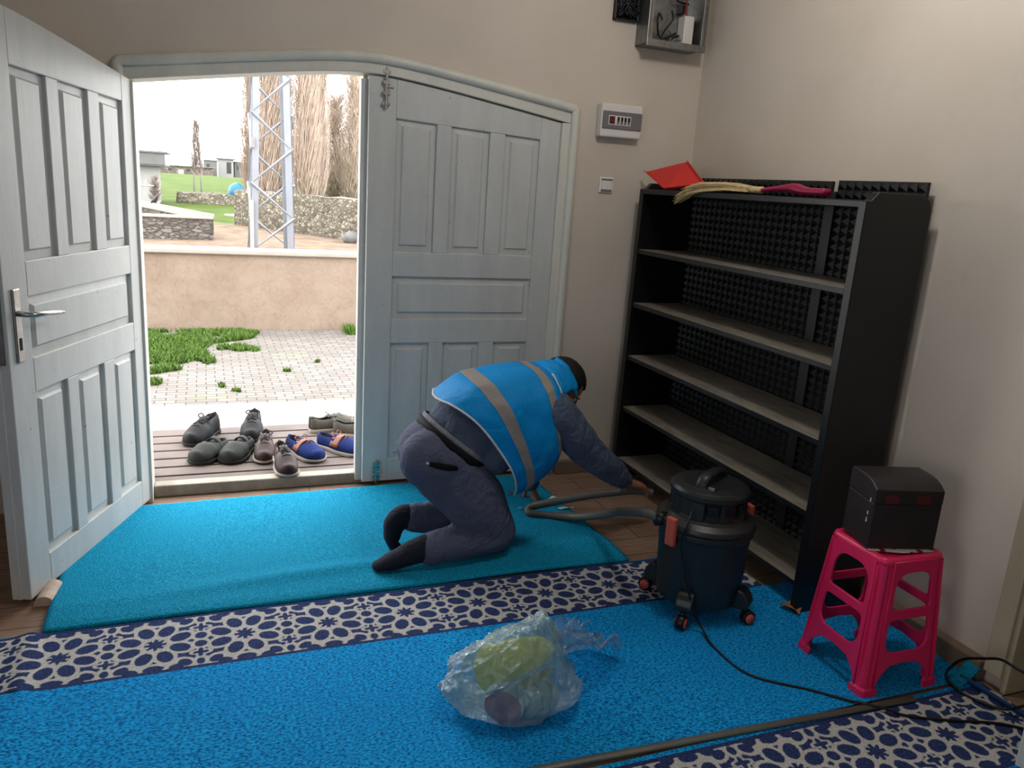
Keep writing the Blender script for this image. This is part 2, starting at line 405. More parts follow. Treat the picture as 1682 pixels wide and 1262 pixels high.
# left wall and back wall with the windows that light the hall
def wall_with_windows(name, f, length, wins, z0, z1):
    w = MB(); cuts = [0] + [c for a in wins for c in a] + [length]
    for i in range(0, len(cuts), 2): f(w, cuts[i], cuts[i + 1], -.2, 3.0)
    for a, b in wins: f(w, a, b, -.2, z0); f(w, a, b, z1, 3.0)
    return struct(w.build(name, M['wall']))
WIN_L = [(.75, 1.95)]        # along y from -2.0
WIN_B = []           # along x from -2.8
wall_with_windows('wall_left', lambda w, a, b, z0, z1: w.box((-2.8, -2.0 + a, z0), (-2.6, -2.0 + b, z1)), 5.7, WIN_L, 1.0, 2.3)
struct(MB().box((-2.8, -2.0, -.2), (2.75, -1.8, 3.0)).build('wall_back', M['wall']))
def window(n, cx, cy, along, half, z0, z1):
    w = MB(); t_ = .03
    def b(a0, a1, za, zb):
        if along == 'y': w.box((cx - t_, cy + a0, za), (cx + t_, cy + a1, zb))
        else: w.box((cx + a0, cy - t_, za), (cx + a1, cy + t_, zb))
    b(-half, -half + .06, z0, z1); b(half - .06, half, z0, z1); b(-.03, .03, z0 + .06, z1 - .06)
    b(-half + .06, half - .06, z0, z0 + .06); b(-half + .06, half - .06, z1 - .06, z1)
    return struct(w.build('window_%d' % n, M['doorwhite'], bevel=.004))
for i, (a, b) in enumerate(WIN_L): window(i + 1, -2.7, -2.0 + (a + b) / 2, 'y', (b - a) / 2, 1.0, 2.3)
for i, (a, b) in enumerate(WIN_B): window(i + 3, -2.8 + (a + b) / 2, -1.9, 'x', (b - a) / 2, 1.0, 2.3)
# skirting
struct(MB().box((1.74, YW - .035, 0), (2.36, YW, .075)).build('baseboard_front', M['board'], bevel=.006))
w = MB(); w.box((XR - .045, 1.585, 0), (XR, YW - .04, .075))
struct(w.build('baseboard_right', M['board'], bevel=.006))
# recess of the side doorway: jamb casing and the leaf that stands open into the room
w = MB(); w.box((XR - .035, 1.515, .05), (XR, 1.578, 2.16)); w.box((XR - .02, 1.50, 0), (XR + .36, 1.52, 2.1))
w.box((XR - .035, .50, 0), (XR, .56, 2.16)); w.box((XR - .035, .56, 2.1), (XR, 1.515, 2.16))
struct(w.build('trim_2', M['casing'], bevel=.005))
struct(MB().box((XR + .36, .3, -.1), (XR + .42, 1.8, 2.4)).build('wall_side', M['casing']))
d3 = thing('door_3', 'white side door leaf standing open into the room', 'door', (2.41, .58, 0)); struct(d3)
dv = V((2.075 - 2.41, 1.235 - .58, 0)).normalized(); nv_ = V((-dv.y, dv.x, 0)); L3 = V((2.075 - 2.41, 1.235 - .58, 0)).length
m3_ = Matrix(((dv.x, nv_.x, 0, 2.41), (dv.y, nv_.y, 0, .58), (0, 0, 1, 0), (0, 0, 0, 1)))
MB().box((.01, -.04, .02), (L3, 0, 2.06), m3_).build('door_panel', M['doorwhite'], d3, bevel=.004)
MB().box((.1, -.046, .2), (L3 - .1, .006, .9), m3_).box((.1, -.046, 1.05), (L3 - .1, .006, 1.9), m3_).build('raised_panel', M['doorwhite'], d3, bevel=.01)

# frame of the double door: jambs, arched head, rounded outer moulding
w = MB()
w.box((-.285, YW - .004, 0), (-.245, YW + .16, arch_in(-.285) + .001)); w.box((1.645, YW - .004, 0), (1.692, YW + .16, arch_in(1.692) + .001))
xs = frange(-.285, 1.692, 41)
w.prism([(x, arch_in(x)) for x in xs] + [(x, arch_mid(x) + .01) for x in xs[::-1]], YW - .004, YW + .16, lambda u, v, k: V((u, k, v)))
xs = frange(.69, 1.66, 25)
w.prism([(x, arch_in(x) - .022) for x in xs] + [(x, arch_in(x) + .01) for x in xs[::-1]], YW + .075, YW + .16, lambda u, v, k: V((u, k, v)))
w.box((1.615, YW + .075, 0), (1.66, YW + .16, arch_in(1.64)))
struct(w.build('trim_1', M['frame'], bevel=.004))
w = MB(); path = [(1.709, z) for z in frange(0, arch_mid(1.709) - .005, 12)] + [(1.7085, arch_mid(1.709) + .015)] + [(x, arch_mid(x) + .022) for x in frange(1.702, -.292, 40)] + [(-.2985, arch_mid(-.3) + .012)] + [(-.299, z) for z in frange(arch_mid(-.3) - .01, 0, 12)]
prof = [(-.022, 0), (-.022, -.012), (-.014, -.024), (0, -.029), (.014, -.024), (.022, -.012), (.022, 0)]
rings = []
for i, (x, z) in enumerate(path):
    a = path[max(i - 1, 0)]; b = path[min(i + 1, len(path) - 1)]
    tx, tz = b[0] - a[0], b[1] - a[1]; l = math.hypot(tx, tz) or 1; nx, nz = tz / l, -tx / l
    rings.append([V((x + nx * p, YW + q, z + nz * p)) for p, q in prof])
w.loft(rings)
struct(w.build('trim_3', M['frame'], smooth=True))

# ---- door leaves: t runs from the hinge (0) to the meeting stile (.94)
LW = .94
def leaf_top(t): return arch_in(-.235 + t) - .008
COLS = [(.105, .285), (.362, .552), (.622, .815)]
def panel_rects():
    r = []
    for a, b in COLS: r.append((a, b, .135, .727, False))
    r.append((.105, .815, .845, 1.05, False))
    for a, b in COLS: r.append((a, b, 1.165, None, True))
    return r
def ptop(t): return 1.727 + .052 * (t - .105)
def make_leaf(name, f, thick, parent):
    """f(t, z, d) -> world, d = depth behind the visible face. Frame of stiles and rails plus bevelled fields, in one panel piece each"""
    fr = MB()
    def solid(t0, t1, zb, zt):                                     # zb, zt functions of t
        n = max(2, int((t1 - t0) / .06) + 2); ts = frange(t0, t1, n)
        fr.prism([(t, zb(t)) for t in ts] + [(t, zt(t)) for t in ts[::-1]], 0, thick, lambda u, v, k: f(u, v, k))
    c = lambda z: (lambda t: z)
    solid(0, .105, c(.02), leaf_top); solid(.815, LW, c(.02), leaf_top)
    solid(.105, .815, c(.02), c(.135)); solid(.105, .815, c(.727), c(.845)); solid(.105, .815, c(1.05), c(1.165)); solid(.105, .815, ptop, leaf_top)
    for (a0, a1), (b0, b1) in zip(COLS[:-1], COLS[1:]):
        solid(a1, b0, c(.135), c(.727)); solid(a1, b0, c(1.165), ptop)
    o = fr.build('leaf_frame', M['door'], parent, bevel=.003)
    for a, b, z0, z1, top in panel_rects():
        p = MB()
        zt = ptop if top else (lambda t, z=z1: z)
        for d0, d1, sg in ((.016, .004, 1), (thick - .016, thick - .004, -1)):
            lo = [(a, z0), (b, z0), (b, zt(b)), (a, zt(a))]
            i = .036
            hi = [(a + i, z0 + i), (b - i, z0 + i), (b - i, zt(b) - i), (a + i, zt(a) - i)]
            m_ = i - .008
            md = [(a + m_, z0 + m_), (b - m_, z0 + m_), (b - m_, zt(b) - m_), (a + m_, zt(a) - m_)]
            p.loft([[f(u, v, thick / 2) for u, v in lo], [f(u, v, d0) for u, v in lo], [f(u, v, d0 - sg * .003) for u, v in md], [f(u, v, d1) for u, v in hi]])
        p.build('door_panel', M['door'], parent)
    return o
d1 = thing('door_1', 'open left leaf of the pale grey panelled double door with lever handle', 'door', (-.245, YW + .02, 0)); struct(d1)
hx, hy = -.245, 3.725; dx, dy = -.361, -.933
nx, ny = dy, -dx                                                    # points behind the visible face: (-.933, .361)
def f1(t, z, d): return V((hx + dx * t + nx * d, hy + dy * t + ny * d, z))
make_leaf('door_1', f1, .055, d1)
w = MB().prism([(LW - .002, .02), (LW + .006, .02), (LW + .006, leaf_top(LW)), (LW - .002, leaf_top(LW))], .028, .062, lambda u, v, k: f1(u, v, k))
w.build('rebate_strip', M['door'], d1, bevel=.003)
# lock plate, lever, keyhole, lock case in the edge
hw = MB().prism([(.868, .845), (.905, .845), (.905, 1.085), (.868, 1.085)], -.008, .0, lambda u, v, k: f1(u, v, k)).build('lock_plate', M['chrome'], d1, bevel=.004)
MB().tube([f1(.889, 1.005, -.006), f1(.889, 1.004, -.05), f1(.872, 1.003, -.058), f1(.80, .998, -.058), f1(.74, .99, -.054), f1(.70, .984, -.048)], [.009, .009, .010, .008, .008, .006], 10).build('door_handle', M['chrome'], hw, smooth=True)
MB().prism([(.880, .885), (.892, .885), (.892, .925), (.880, .925)], -.0095, -.007, lambda u, v, k: f1(u, v, k)).build('keyhole', M['dark_hole'], hw)
MB().prism([(.894, .845), (.894, 1.07), (.894, 1.07), (.894, .845)][:2] + [(.9405, 1.07), (.9405, .845)], .012, .026, lambda u, v, k: f1(u + .0075, v, k)).build('lock_edge', M['steel'], d1, bevel=.002)
d2 = thing('door_2', 'closed right leaf of the pale grey panelled double door with tower bolts', 'door', (1.645, YW + .02, 0)); struct(d2)
def f2(t, z, d): return V((1.645 - t, YW + .012 + d, z))
make_leaf('door_2', f2, .055, d2)
MB().prism([(LW - .004, .02), (LW + .03, .02), (LW + .03, leaf_top(LW) - .012), (LW - .004, leaf_top(LW) - .012)], .03, .075, lambda u, v, k: f2(u, v, k)).build('rebate_strip', M['door'], d2, bevel=.004)
def bolt(z0, z1, plate):
    x = 1.645 - .865 if z0 > 1 else 1.645 - .872
    b = MB(); y = YW + .004
    b.tube([(x, y - .006, z0), (x, y - .006, z1)], .007, 10)
    for k in range(4):
        z = lerp(z0 + .02, z1 - .02, k / 3); b.box((x - .016, y - .012, z - .008), (x + .016, y + .01, z + .008))
    b.tube([(x, y - .01, (z0 + z1) / 2), (x + .03, y - .02, (z0 + z1) / 2)], .004, 8)
    b.build('door_bolt', M['chrome'], d2, bevel=.002)
    if plate: MB().box((x - .04, y - .006, 1.95), (x + .07, y + .004, 1.99)).build('bolt_keeper', M['frame'], d2, bevel=.003)
bolt(1.80, 1.975, True); bolt(.02, .135, False)

# ================================================================== THINGS ON THE DOOR WALL
def wp(x, z, d=0): return V((x, YW - d, z))
bx = thing('breaker_box', 'white breaker box with a smoky window on the door wall', 'fuse box', (1.94, YW, 1.765))
MB().box((1.826, YW - .055, 1.765), (2.052, YW, 1.922)).build('enclosure', M['white'], bx, bevel=.008)
MB().box((1.832, YW - .062, 1.803), (2.048, YW - .052, 1.886)).build('smoky_cover', M['greyglass'], bx, bevel=.004)
MB().box((1.862, YW - .0635, 1.822), (1.985, YW - .061, 1.866)).build('breaker_strip', M['white'], bx, bevel=.001)
MB().box((1.866, YW - .0655, 1.826), (1.896, YW - .062, 1.862)).build('main_switch', M['maroon'], bx, bevel=.001)
for k in range(4):
    x = 1.908 + k * .0195
    br = MB().box((x, YW - .0655, 1.826), (x + .013, YW - .062, 1.862)).build('breaker', M['greyglass'], bx)
    MB().box((x + .003, YW - .0705, 1.842), (x + .010, YW - .065, 1.858)).build('toggle', M['blackp'], br)
sw = thing('light_switch', 'white rocker light switch on the door wall below the breaker box', 'switch', (1.91, YW, 1.497))
MB().box((1.869, YW - .010, 1.497), (1.949, YW, 1.574)).build('face_plate', M['white'], sw, bevel=.004)
MB().box((1.882, YW - .016, 1.507), (1.936, YW - .008, 1.564)).build('rocker', M['white'], sw, bevel=.003)
for za in (1.505, 1.557): MB().box((1.88, YW - .0165, za), (1.938, YW - .009, za + .0085)).build('rocker_edge', M['greyglass'], sw)
eb = thing('electrical_box', 'open grey metal electrical cabinet high on the door wall', 'electrical box', (2.15, YW, 2.19))
x0, x1, z0, z1, dp = 2.0, 2.31, 2.20, 2.62, .13
w = MB()
w.box((x0, YW - .006, z0), (x1, YW, z1)); w.box((x0, YW - dp, z0), (x0 + .006, YW, z1)); w.box((x1 - .006, YW - dp, z0), (x1, YW, z1))
w.box((x0, YW - dp, z0), (x1, YW, z0 + .006)); w.box((x0, YW - dp, z1 - .006), (x1, YW, z1))
w.box((x0 - .008, YW - dp, z0 - .008), (x0 + .02, YW - dp + .006, z1)); w.box((x1 - .02, YW - dp, z0 - .008), (x1 + .008, YW - dp + .006, z1)); w.box((x0 - .008, YW - dp - .003, z0 - .010), (x1 + .008, YW - dp + .004, z0 + .022))
w.build('cabinet', M['steel'], eb, bevel=.002)
w = MB(); w.box((x1 - .085, YW - .07, z0 + .03), (x1 - .03, YW - .008, z0 + .16)); w.build('contactor', M['white'], eb, bevel=.004)
MB().box((x1 - .1, YW - .05, z0 + .17), (x1 - .075, YW - .008, z0 + .21)).build('terminal', M['blackp'], eb, bevel=.003)
MB().box((x0 + .03, YW - .012, z0 + .05), (x0 + .06, YW - .006, z0 + .12)).build('paper_label', M['greyglass'], eb)
for pts, mm in (([(2.12, 2.33), (2.10, 2.36), (2.09, 2.32), (2.11, 2.26), (2.14, 2.25), (2.20, 2.28)], 'blackp'), ([(2.17, 2.38), (2.175, 2.34), (2.15, 2.30), (2.12, 2.25), (2.14, 2.22), (2.19, 2.26), (2.22, 2.27)], 'blackp'),
                ([(2.15, 2.29), (2.18, 2.27), (2.17, 2.23), (2.20, 2.25), (2.23, 2.25)], 'greyglass'), ([(2.25, 2.36), (2.245, 2.45), (2.25, 2.55)], 'wirered'), ([(2.26, 2.42), (2.2, 2.42), (2.19, 2.44), (2.2, 2.55)], 'blackp'), ([(2.05, 2.40), (2.05, 2.47), (2.06, 2.56)], 'blackp')):
    MB().tube(bez([wp(x, z, .03 + .02 * rnd.random()) for x, z in pts], 5), .005, 6).build('wire', M[mm], eb, smooth=True)
jb = thing('junction_box', 'black junction box spilling tangled wires beside the metal cabinet', 'junction box', (1.925, YW, 2.30))
w = MB(); w.box((1.865, YW - .01, 2.305), (1.992, YW, 2.46)); w.box((1.865, YW - .03, 2.305), (1.872, YW, 2.46)); w.box((1.985, YW - .03, 2.305), (1.992, YW, 2.46)); w.box((1.865, YW - .03, 2.305), (1.992, YW, 2.312))
w.build('back_box', M['blackp'], jb, bevel=.002)
for k in range(22):
    c0 = [wp(1.875 + .11 * rnd.random(), 2.315 + .13 * rnd.random(), .012 + .035 * rnd.random()) for _ in range(5)]
    MB().tube(bez(c0, 5), .0045, 6).build('wire', M[rnd.choice(['blackp', 'blackp', 'wireblue', 'blackp', 'wirebrown', 'blackp', 'wireblue', 'wirebrown', 'blackp', 'maroon'])], jb, smooth=True)

# ================================================================== FLOOR COVERINGS
def smooth01(x): x = max(0, min(1, x)); return x * x * (3 - 2 * x)
P_ = .271
def rosette(x, y):
    """signed distance (< 0 navy motif) of the carpet's interlaced star border, x along the band, y across (-.16...16)"""
    best = 9
    def ell(px, py, cx, cy, ang, a, b):
        c, s_ = math.cos(ang), math.sin(ang); u = (px - cx) * c + (py - cy) * s_; v = -(px - cx) * s_ + (py - cy) * c
        k = math.hypot(u / a, v / b); return (k - 1) * min(a, b)
    k0 = round(x / P_)
    for k in (k0 - 1, k0, k0 + 1):
        u = x - k * P_; r = math.hypot(u, y)
        if r > .26: continue
        th = math.atan2(y, u)
        best = min(best, r - (.026 + .009 * math.cos(8 * th)))                      # eight-point star
        for i in range(8):
            a = PI / 8 + i * PI / 4
            best = min(best, ell(u, y, .080 * math.cos(a), .080 * math.sin(a), a, .033, .0235))
        for sx in (-1, 1):
            best = min(best, ell(u, y, sx * .0, .134 * sx, 0, .030, .017)); best = min(best, ell(u, y, .066, sx * .136, -.2 * sx, .024, .014)); best = min(best, ell(u, y, -.066, sx * .136, .2 * sx, .024, .014))
    for k in (math.floor(x / P_), math.floor(x / P_) + 1, math.floor(x / P_) - 1):
        u = x - (k + .5) * P_
        for sy in (-1, 1):
            r = math.hypot(u, y - sy * .074); th = math.atan2(y - sy * .074, u)
            best = min(best, r - (.017 + .008 * math.cos(4 * th)))                  # small four-point star
            for ang in (-.9, .9):
                best = min(best, ell(u, y, math.sin(ang) * .058, sy * (.074 + .046), ang * sy, .017, .023))
            best = min(best, ell(u, y, 0, sy * .024, 0, .019, .019))
            best = min(best, ell(u, y, 0, sy * .124, 0, .013, .018))
    return .0055 - abs(best - .0055) if best < 5 else -.01
def band(name, x0, x1, y0, y1, zf, parent, phase, step=.0055):
    w = MB(); us = frange(x0, x1, int((x1 - x0) / step) + 1); vs = frange(y0, y1, int((y1 - y0) / step) + 1)
    lay = w.bm.verts.layers.float.new('pattern'); yc = (y0 + y1) / 2; hw = (y1 - y0) / 2
    g = []
    for v in vs:
        row = []
        for u in us:
            q = w.bm.verts.new((u, v, zf(u, v))); e = hw - abs(v - yc)
            d = rosette(u - phase, v - yc)
            if e < .016: d = min(d, -.004) if e > .011 else (.003 if e > .0075 else -.004)
            q[lay] = d; row.append(q)
        g.append(row)
    for j in range(len(vs) - 1):
        for i in range(len(us) - 1): w.face([g[j][i], g[j][i + 1], g[j + 1][i + 1], g[j + 1][i]])
    return w.build(name, M['band'], parent, smooth=True)
def zca(x, y):                                  # folds of the big carpet
    z = .009 + .0012 * math.sin(x * 5 + y * 3)
    z += .012 * math.exp(-((x + .52 + .05 * (y - 2)) / .035) ** 2)
    return z
ca = thing('carpet', 'blue flecked carpet with a navy and cream star border along its door side', 'carpet', (.6, 2.1, 0))
w = MB(); us = frange(-1.6, 2.352, 100); vs = frange(1.592, 2.315, 24); w.grid(us, vs, lambda u, v: V((u, v, zca(u, v))))
w.build('carpet_field', M['carpet'], ca, smooth=True)
band('border_band', -1.6, 2.06, 2.315, 2.632, zca, ca, -.45)
w = MB(); w.box((-1.6, 2.632, 0), (2.06, 2.636, .008)); w.build('selvedge', M['mat'], ca)
cb = thing('carpet', 'second carpet beyond the grey strip, its cream and navy star border facing the first', 'carpet', (.6, 1.2, 0))
band('border_band', .2, 2.36, 1.245, 1.562, lambda x, y: .008, cb, .12)
w = MB(); w.grid(frange(-1.6, 2.10, 40), frange(-.2, 1.245, 20), lambda u, v: V((u, v, .008))); w.build('carpet_field', M['carpet'], cb)
w = MB(); w.box((.2, 1.562, 0), (2.36, 1.578, .0085)); w.build('selvedge', M['carpet'], cb)
# turned-up corner of the blue carpet by the side doorway
w = MB(); w.grid(frange(0, 1, 12), frange(0, 1, 8), lambda u, v: V((lerp(2.25, 2.375, u), 1.565 + .045 * v + .02 * u, .010 + .045 * u * u + .02 * v * u)))
w.build('turned_up_corner', M['mat'], ca, smooth=True, solid=.006)
# rod that covers the seam
tag(MB().tube([(.25, 1.625, .013), (.88, 1.606, .013), (1.45, 1.584, .014), (2.05, 1.558, .014)], [(.013, .006)] * 4, 10, side=(0, 1, 0)).build('carpet_strip', M['rod'], smooth=True),
    'long thin grey metal strip lying along the carpet seam', 'metal strip')
# entrance mat
def zm(x, y):
    f = smooth01((x + .55) / .3)
    z = .017 + .0015 * math.sin(x * 9) * math.sin(y * 7)
    z += .013 * math.exp(-((y - 2.80 - .04 * math.sin(x * 2)) / .045) ** 2) * (0.35 + .65 * math.sin(x * 1.7 + .8) ** 2)
    z -= .007 * math.exp(-((y - 2.635) / .03) ** 2)
    z += .008 * math.exp(-((y - 2.655) / .03) ** 2) * math.exp(-((x - 1.1) / .3) ** 2)
    return z
w = MB(); w.grid(frange(-.52, 1.60, 130), frange(2.64, 3.655, 70), lambda u, v: V((u + .05 * (3.2 - v) * (1 if u > 1 else 0) * (u - 1) / .6, v - .035 * (1 - smooth01((u + .5) / 1.6)) * (v - 2.6), zm(u, v))))
tag(w.build('entrance_mat', M['mat'], smooth=True, solid=.01), 'thick turquoise loop mat inside the open double door', 'mat')
# scraps
def scrap(name, c, size, rz, m, label, cat='paper scrap'):
    w = MB(); r_ = random.Random(int(c[0] * 1000)); n = 7
    ang = sorted(r_.random() * 2 * PI for _ in range(n)); rim = [V((c[0] + math.cos(a + rz) * size[0] * (.7 + .5 * r_.random()), c[1] + math.sin(a + rz) * size[1] * (.7 + .5 * r_.random()), c[2] + .004 + .02 * r_.random() * size[0] / .03)) for a in ang]
    v = [w.bm.verts.new(p) for p in rim]; k = w.bm.verts.new((c[0], c[1], c[2] + .012))
    for i in range(n): w.face([v[i], v[(i + 1) % n], k])
    return tag(w.build(name, m, solid=.002), label, cat)
scrap('paper_scrap', (1.363, 3.214, .022), (.014, .012), .3, M['paper'], 'tiny white paper scrap on the mat nearest the kneeling man')
scrap('paper_scrap', (1.556, 3.295, .014), (.028, .030), 1.0, M['paper'], 'crumpled white paper scrap above the hose bend')
scrap('paper_scrap', (1.585, 3.175, .012), (.045, .018), .1, M['paper'], 'flat white paper scrap between the two hose strands')
scrap('paper_scrap', (1.585, 3.04, .012), (.05, .022), .2, M['paper'], 'white paper scrap in front of the hose at the mat edge')
scrap('cardboard_scrap', (2.045, 2.13, .012), (.035, .05), .2, M['card'], 'small brown cardboard scrap under the near foot of the black shelf', 'cardboard')
# wooden door wedge
w = MB(); prof = [(-.034, 0)] + [(.034 * math.cos(a), .038 * math.sin(a)) for a in frange(PI, 0, 12)][1:-1] + [(.034, 0)]
ax = V((.10, .93, 0)).normalized(); sd = V((ax.y, -ax.x, 0))
w.prism(prof, 0, .13, lambda u, v, k: V((-.545, 2.826, .001)) + sd * u + ax * k + V((0, 0, v)))
tag(w.build('door_wedge', M['wood'], bevel=.003), 'half round bare wooden wedge under the open door leaf', 'door stop')

# ================================================================== OUTSIDE
GZ = -.10
def ground_z(x, y):
    if y < 17: z = -.10 + .13 * smooth01((y - 11) / 6)
    elif y < 60: z = .03 + (y - 17) * .0195
    else: z = .868 - (y - 60) * .03
    return z + .02 * (noise.noise(V((x * .35, y * .35, 3))) if y > 12 else 0)
struct(MB().box((-6, YW + .3, GZ - .1), (6, 5.66, GZ + .002)).build('ground_concrete', M['concrete']))
struct(MB().box((-6, 5.66, GZ - .1), (6, 8.42, GZ)).build('ground_pavers', M['paver']))
us = [-40 + 3 * i for i in range(11)] + frange(-9, 14, 70) + [17 + 3 * i for i in range(12)]
vs = frange(8.5, 30, 60) + frange(31, 62, 32) + frange(65, 170, 22)
struct(MB().grid(us, vs, lambda u, v: V((u, v, ground_z(u, v)))).build('ground_field', M['field'], smooth=True))
# threshold and slatted step
th = thing('threshold', 'worn wooden threshold board across the open doorway', 'threshold', (.7, 3.8, 0))
MB().box((-.245, YW + .055, 0), (1.645, YW + .125, .056)).build('sill_board', M['sill'], th, bevel=.006)
st = thing('slatted_step', 'weathered slatted wooden step outside the door carrying the shoes', 'step', (.5, 4.27, GZ))
ys = [3.835 + .126 * k for k in range(7)]
for k, y in enumerate(ys):
    MB().box((-.42, y, .004), (1.15, y + .108, .030)).build('slat', M['slat'], st, bevel=.004)
for x in (-.3, .35, 1.0): MB().box((x - .03, 3.83, GZ), (x + .03, 4.70, .004)).build('bearer', M['slat'], st)
bw = thing('boundary_wall', 'low cracked plaster garden wall with pale coping beyond the pavers', 'wall', (.5, 8.5, GZ))
w = MB(); us = frange(-5, 6, 60); vs = frange(GZ - .05, .66, 10)
w.box((-5, 8.40, GZ - .1), (6, 8.62, .665)); w.build('wall_face', M['plaster'], bw)
MB().box((-5, 8.36, .665), (6, 8.66, .715)).build('coping', M['coping'], bw, bevel=.012)
# grass that creeps over the pavers
def inside(p, poly):
    c = False; n = len(poly)
    for i in range(n):
        a, b = poly[i], poly[i - 1]
        if (a[1] > p[1]) != (b[1] > p[1]) and p[0] < (b[0] - a[0]) * (p[1] - a[1]) / (b[1] - a[1]) + a[0]: c = not c
    return c
def blades(w, x, y, z, h, r_):
    a = r_.random() * 2 * PI; b = r_.random() * 2 * PI; l = h * (.5 + .8 * r_.random()); wd_ = .006 + .012 * r_.random()
    base = V((x, y, z)); d = V((math.cos(a), math.sin(a), 0)); tip = base + V((math.cos(b) * l * .6, math.sin(b) * l * .6, l))
    w.face([w.bm.verts.new(base - d * wd_), w.bm.verts.new(base + d * wd_), w.bm.verts.new(tip)])
def grass(name, poly, n, h, label, extra=()):
    w = MB(); r_ = random.Random(len(name) + n); xs_ = [p[0] for p in poly]; ys_ = [p[1] for p in poly]; k = 0
    while k < n:
        p = (lerp(min(xs_), max(xs_), r_.random()), lerp(min(ys_), max(ys_), r_.random()))
        if inside(p, poly) and noise.noise(V((p[0] * 5, p[1] * 3, 1))) > -.42 + .3 * r_.random(): blades(w, *p, GZ, h, r_); k += 1
    for (ex, ey, er, en, eh) in extra:
        for _ in range(en):
            a = r_.random() * 2 * PI; q = math.sqrt(r_.random()) * er; blades(w, ex + math.cos(a) * q, min(ey + math.sin(a) * q * 1.4, 8.34), GZ, eh, r_)
    o = w.build(name, M['grass'], normals=False); stuff(o); return tag(o, label, 'grass')
grass('grass', [(-.75, 8.33), (-.2, 8.33), (.30, 8.33), (.50, 8.25), (.42, 7.95), (.05, 7.72), (-.02, 7.35), (.07, 6.95), (-.16, 6.72), (-.40, 6.58), (-.8, 6.5)], 16000, .045,
      'patch of fresh green grass growing over the pavers below the garden wall', [(.15, 7.52, .06, 160, .04), (.28, 7.5, .09, 260, .04), (.40, 7.42, .05, 100, .04), (-.38, 6.3, .06, 120, .04), (.1, 6.15, .03, 40, .03), (.2, 6.0, .03, 40, .03), (.62, 6.6, .03, 40, .03), (.9, 6.9, .02, 30, .03)])
grass('weed_tuft', [(1.36, 8.1), (1.75, 8.1), (1.75, 8.37), (1.36, 8.37)], 420, .09, 'small weed tuft with a yellow flower at the foot of the garden wall')
tag(MB().ball((1.50, 8.2, .0), (.016, .016, .010), sub=2).build('dandelion', M['yellow'], smooth=True), 'single yellow flower head in the weed tuft by the garden wall', 'flower')

# stone walls in the field
def rough_box(lo, hi, amp, f, step=.16):
    w = MB()
    def side(o, a, b, na, nb):
        w.grid(frange(0, 1, na), frange(0, 1, nb), lambda u, v: V(o) + V(a) * u + V(b) * v)
    dx_, dy_, dz_ = (hi[i] - lo[i] for i in range(3)); n = lambda l: max(2, int(l / step) + 1)
    for z in (lo[2], hi[2]): side((lo[0], lo[1], z), (dx_, 0, 0), (0, dy_, 0), n(dx_), n(dy_))
    for y in (lo[1], hi[1]): side((lo[0], y, lo[2]), (dx_, 0, 0), (0, 0, dz_), n(dx_), n(dz_))
    for x in (lo[0], hi[0]): side((x, lo[1], lo[2]), (0, dy_, 0), (0, 0, dz_), n(dy_), n(dz_))
    bmesh.ops.remove_doubles(w.bm, verts=w.bm.verts[:], dist=.001)
    for v in w.bm.verts:
        q = v.co.copy(); v.co = q + noise.noise_vector(q * 2.3) * amp
        v.co = f(v.co)
    return w
def placed(x, y, rz, z):
    T = Matrix.Translation((x, y, z)) @ Matrix.Rotation(rz, 4, 'Z'); return lambda p: T @ p
sw1 = thing('stone_enclosure', 'squared stone enclosure wall with a white capping at the field corner', 'stone wall', (0, 17.6, 0))
rough_box((0, 0, -.15), (4.0, .40, .44), .012, placed(-3.8, 17.45, 0, .03)).build('front_wall', M['stone'], sw1)
MB().box((-3.8, 17.42, .455), (.20, 17.9, .50)).build('wall_cap', M['coping'], sw1, bevel=.02)
ang = math.atan2(22.0 - 17.9, -1.25 - .15)
rough_box((0, 0, -.2), (6.0, .32, .40), .012, placed(.20, 17.75, ang, .05)).build('side_wall', M['stone'], sw1)
MB().box((0, -.04, .40), (6.0, .36, .50), Matrix.Translation((.20, 17.75, .05)) @ Matrix.Rotation(ang, 4, 'Z')).build('white_capping', M['coping'], sw1, bevel=.02)
ang = math.atan2(21.7 - 18.4, 1.3 - 3.9)
tag(rough_box((0, 0, -.3), (5.6, .5, .92), .045, placed(4.6, 17.3, ang, .06)).build('field_wall', M['stone2'], smooth=True), 'long buff dry stone wall behind the lattice pylon', 'stone wall')
tag(rough_box((0, 0, -.3), (3.35, .6, .34), .11, placed(2.6, 29.2, PI - .12, .26), .22).build('rubble_wall', M['stone2'], smooth=True), 'low tumbled rubble wall crossing the grass below the blue tarpaulin', 'stone wall')
w = MB(); w.box((-.22, -.3, 0), (.22, .3, .10)); bmesh.ops.transform(w.bm, matrix=Matrix.Translation((.90, 24.2, .12)) @ Matrix.Rotation(.5, 4, 'Z'), verts=w.bm.verts[:])
tag(w.build('white_slab', M['coping'], bevel=.02), 'flat white slab lying in the grass beside the pylon', 'slab')
w = MB().ball((3.05, 17.9, .16), (.17, .14, .15), sub=3)
for v in w.bm.verts: v.co += noise.noise_vector(v.co * 5) * .04
tag(w.build('boulder', M['housegrey'], smooth=True), 'dark grey boulder at the foot of the dry stone wall', 'boulder')
# small poles
tag(MB().tube([(1.545, 8.50, .70), (1.535, 8.50, 1.35)], [.022, .020], 10).build('pipe_post', M['galv'], smooth=True), 'short grey pipe standing on the garden wall by the closed leaf', 'post')
fe = thing('field_fence', 'thin pale pole fence at the left of the far grass', 'fence', (-1.6, 24, .2))
for x in (-2.6, -2.0, -1.40): MB().tube([(x, 24, .1), (x, 24, 1.08)], .022, 6).build('fence_post', M['birch'], fe)
MB().tube([(-3, 24, .86), (-1.2, 24, .89)], .02, 6).build('rail', M['birch'], fe)

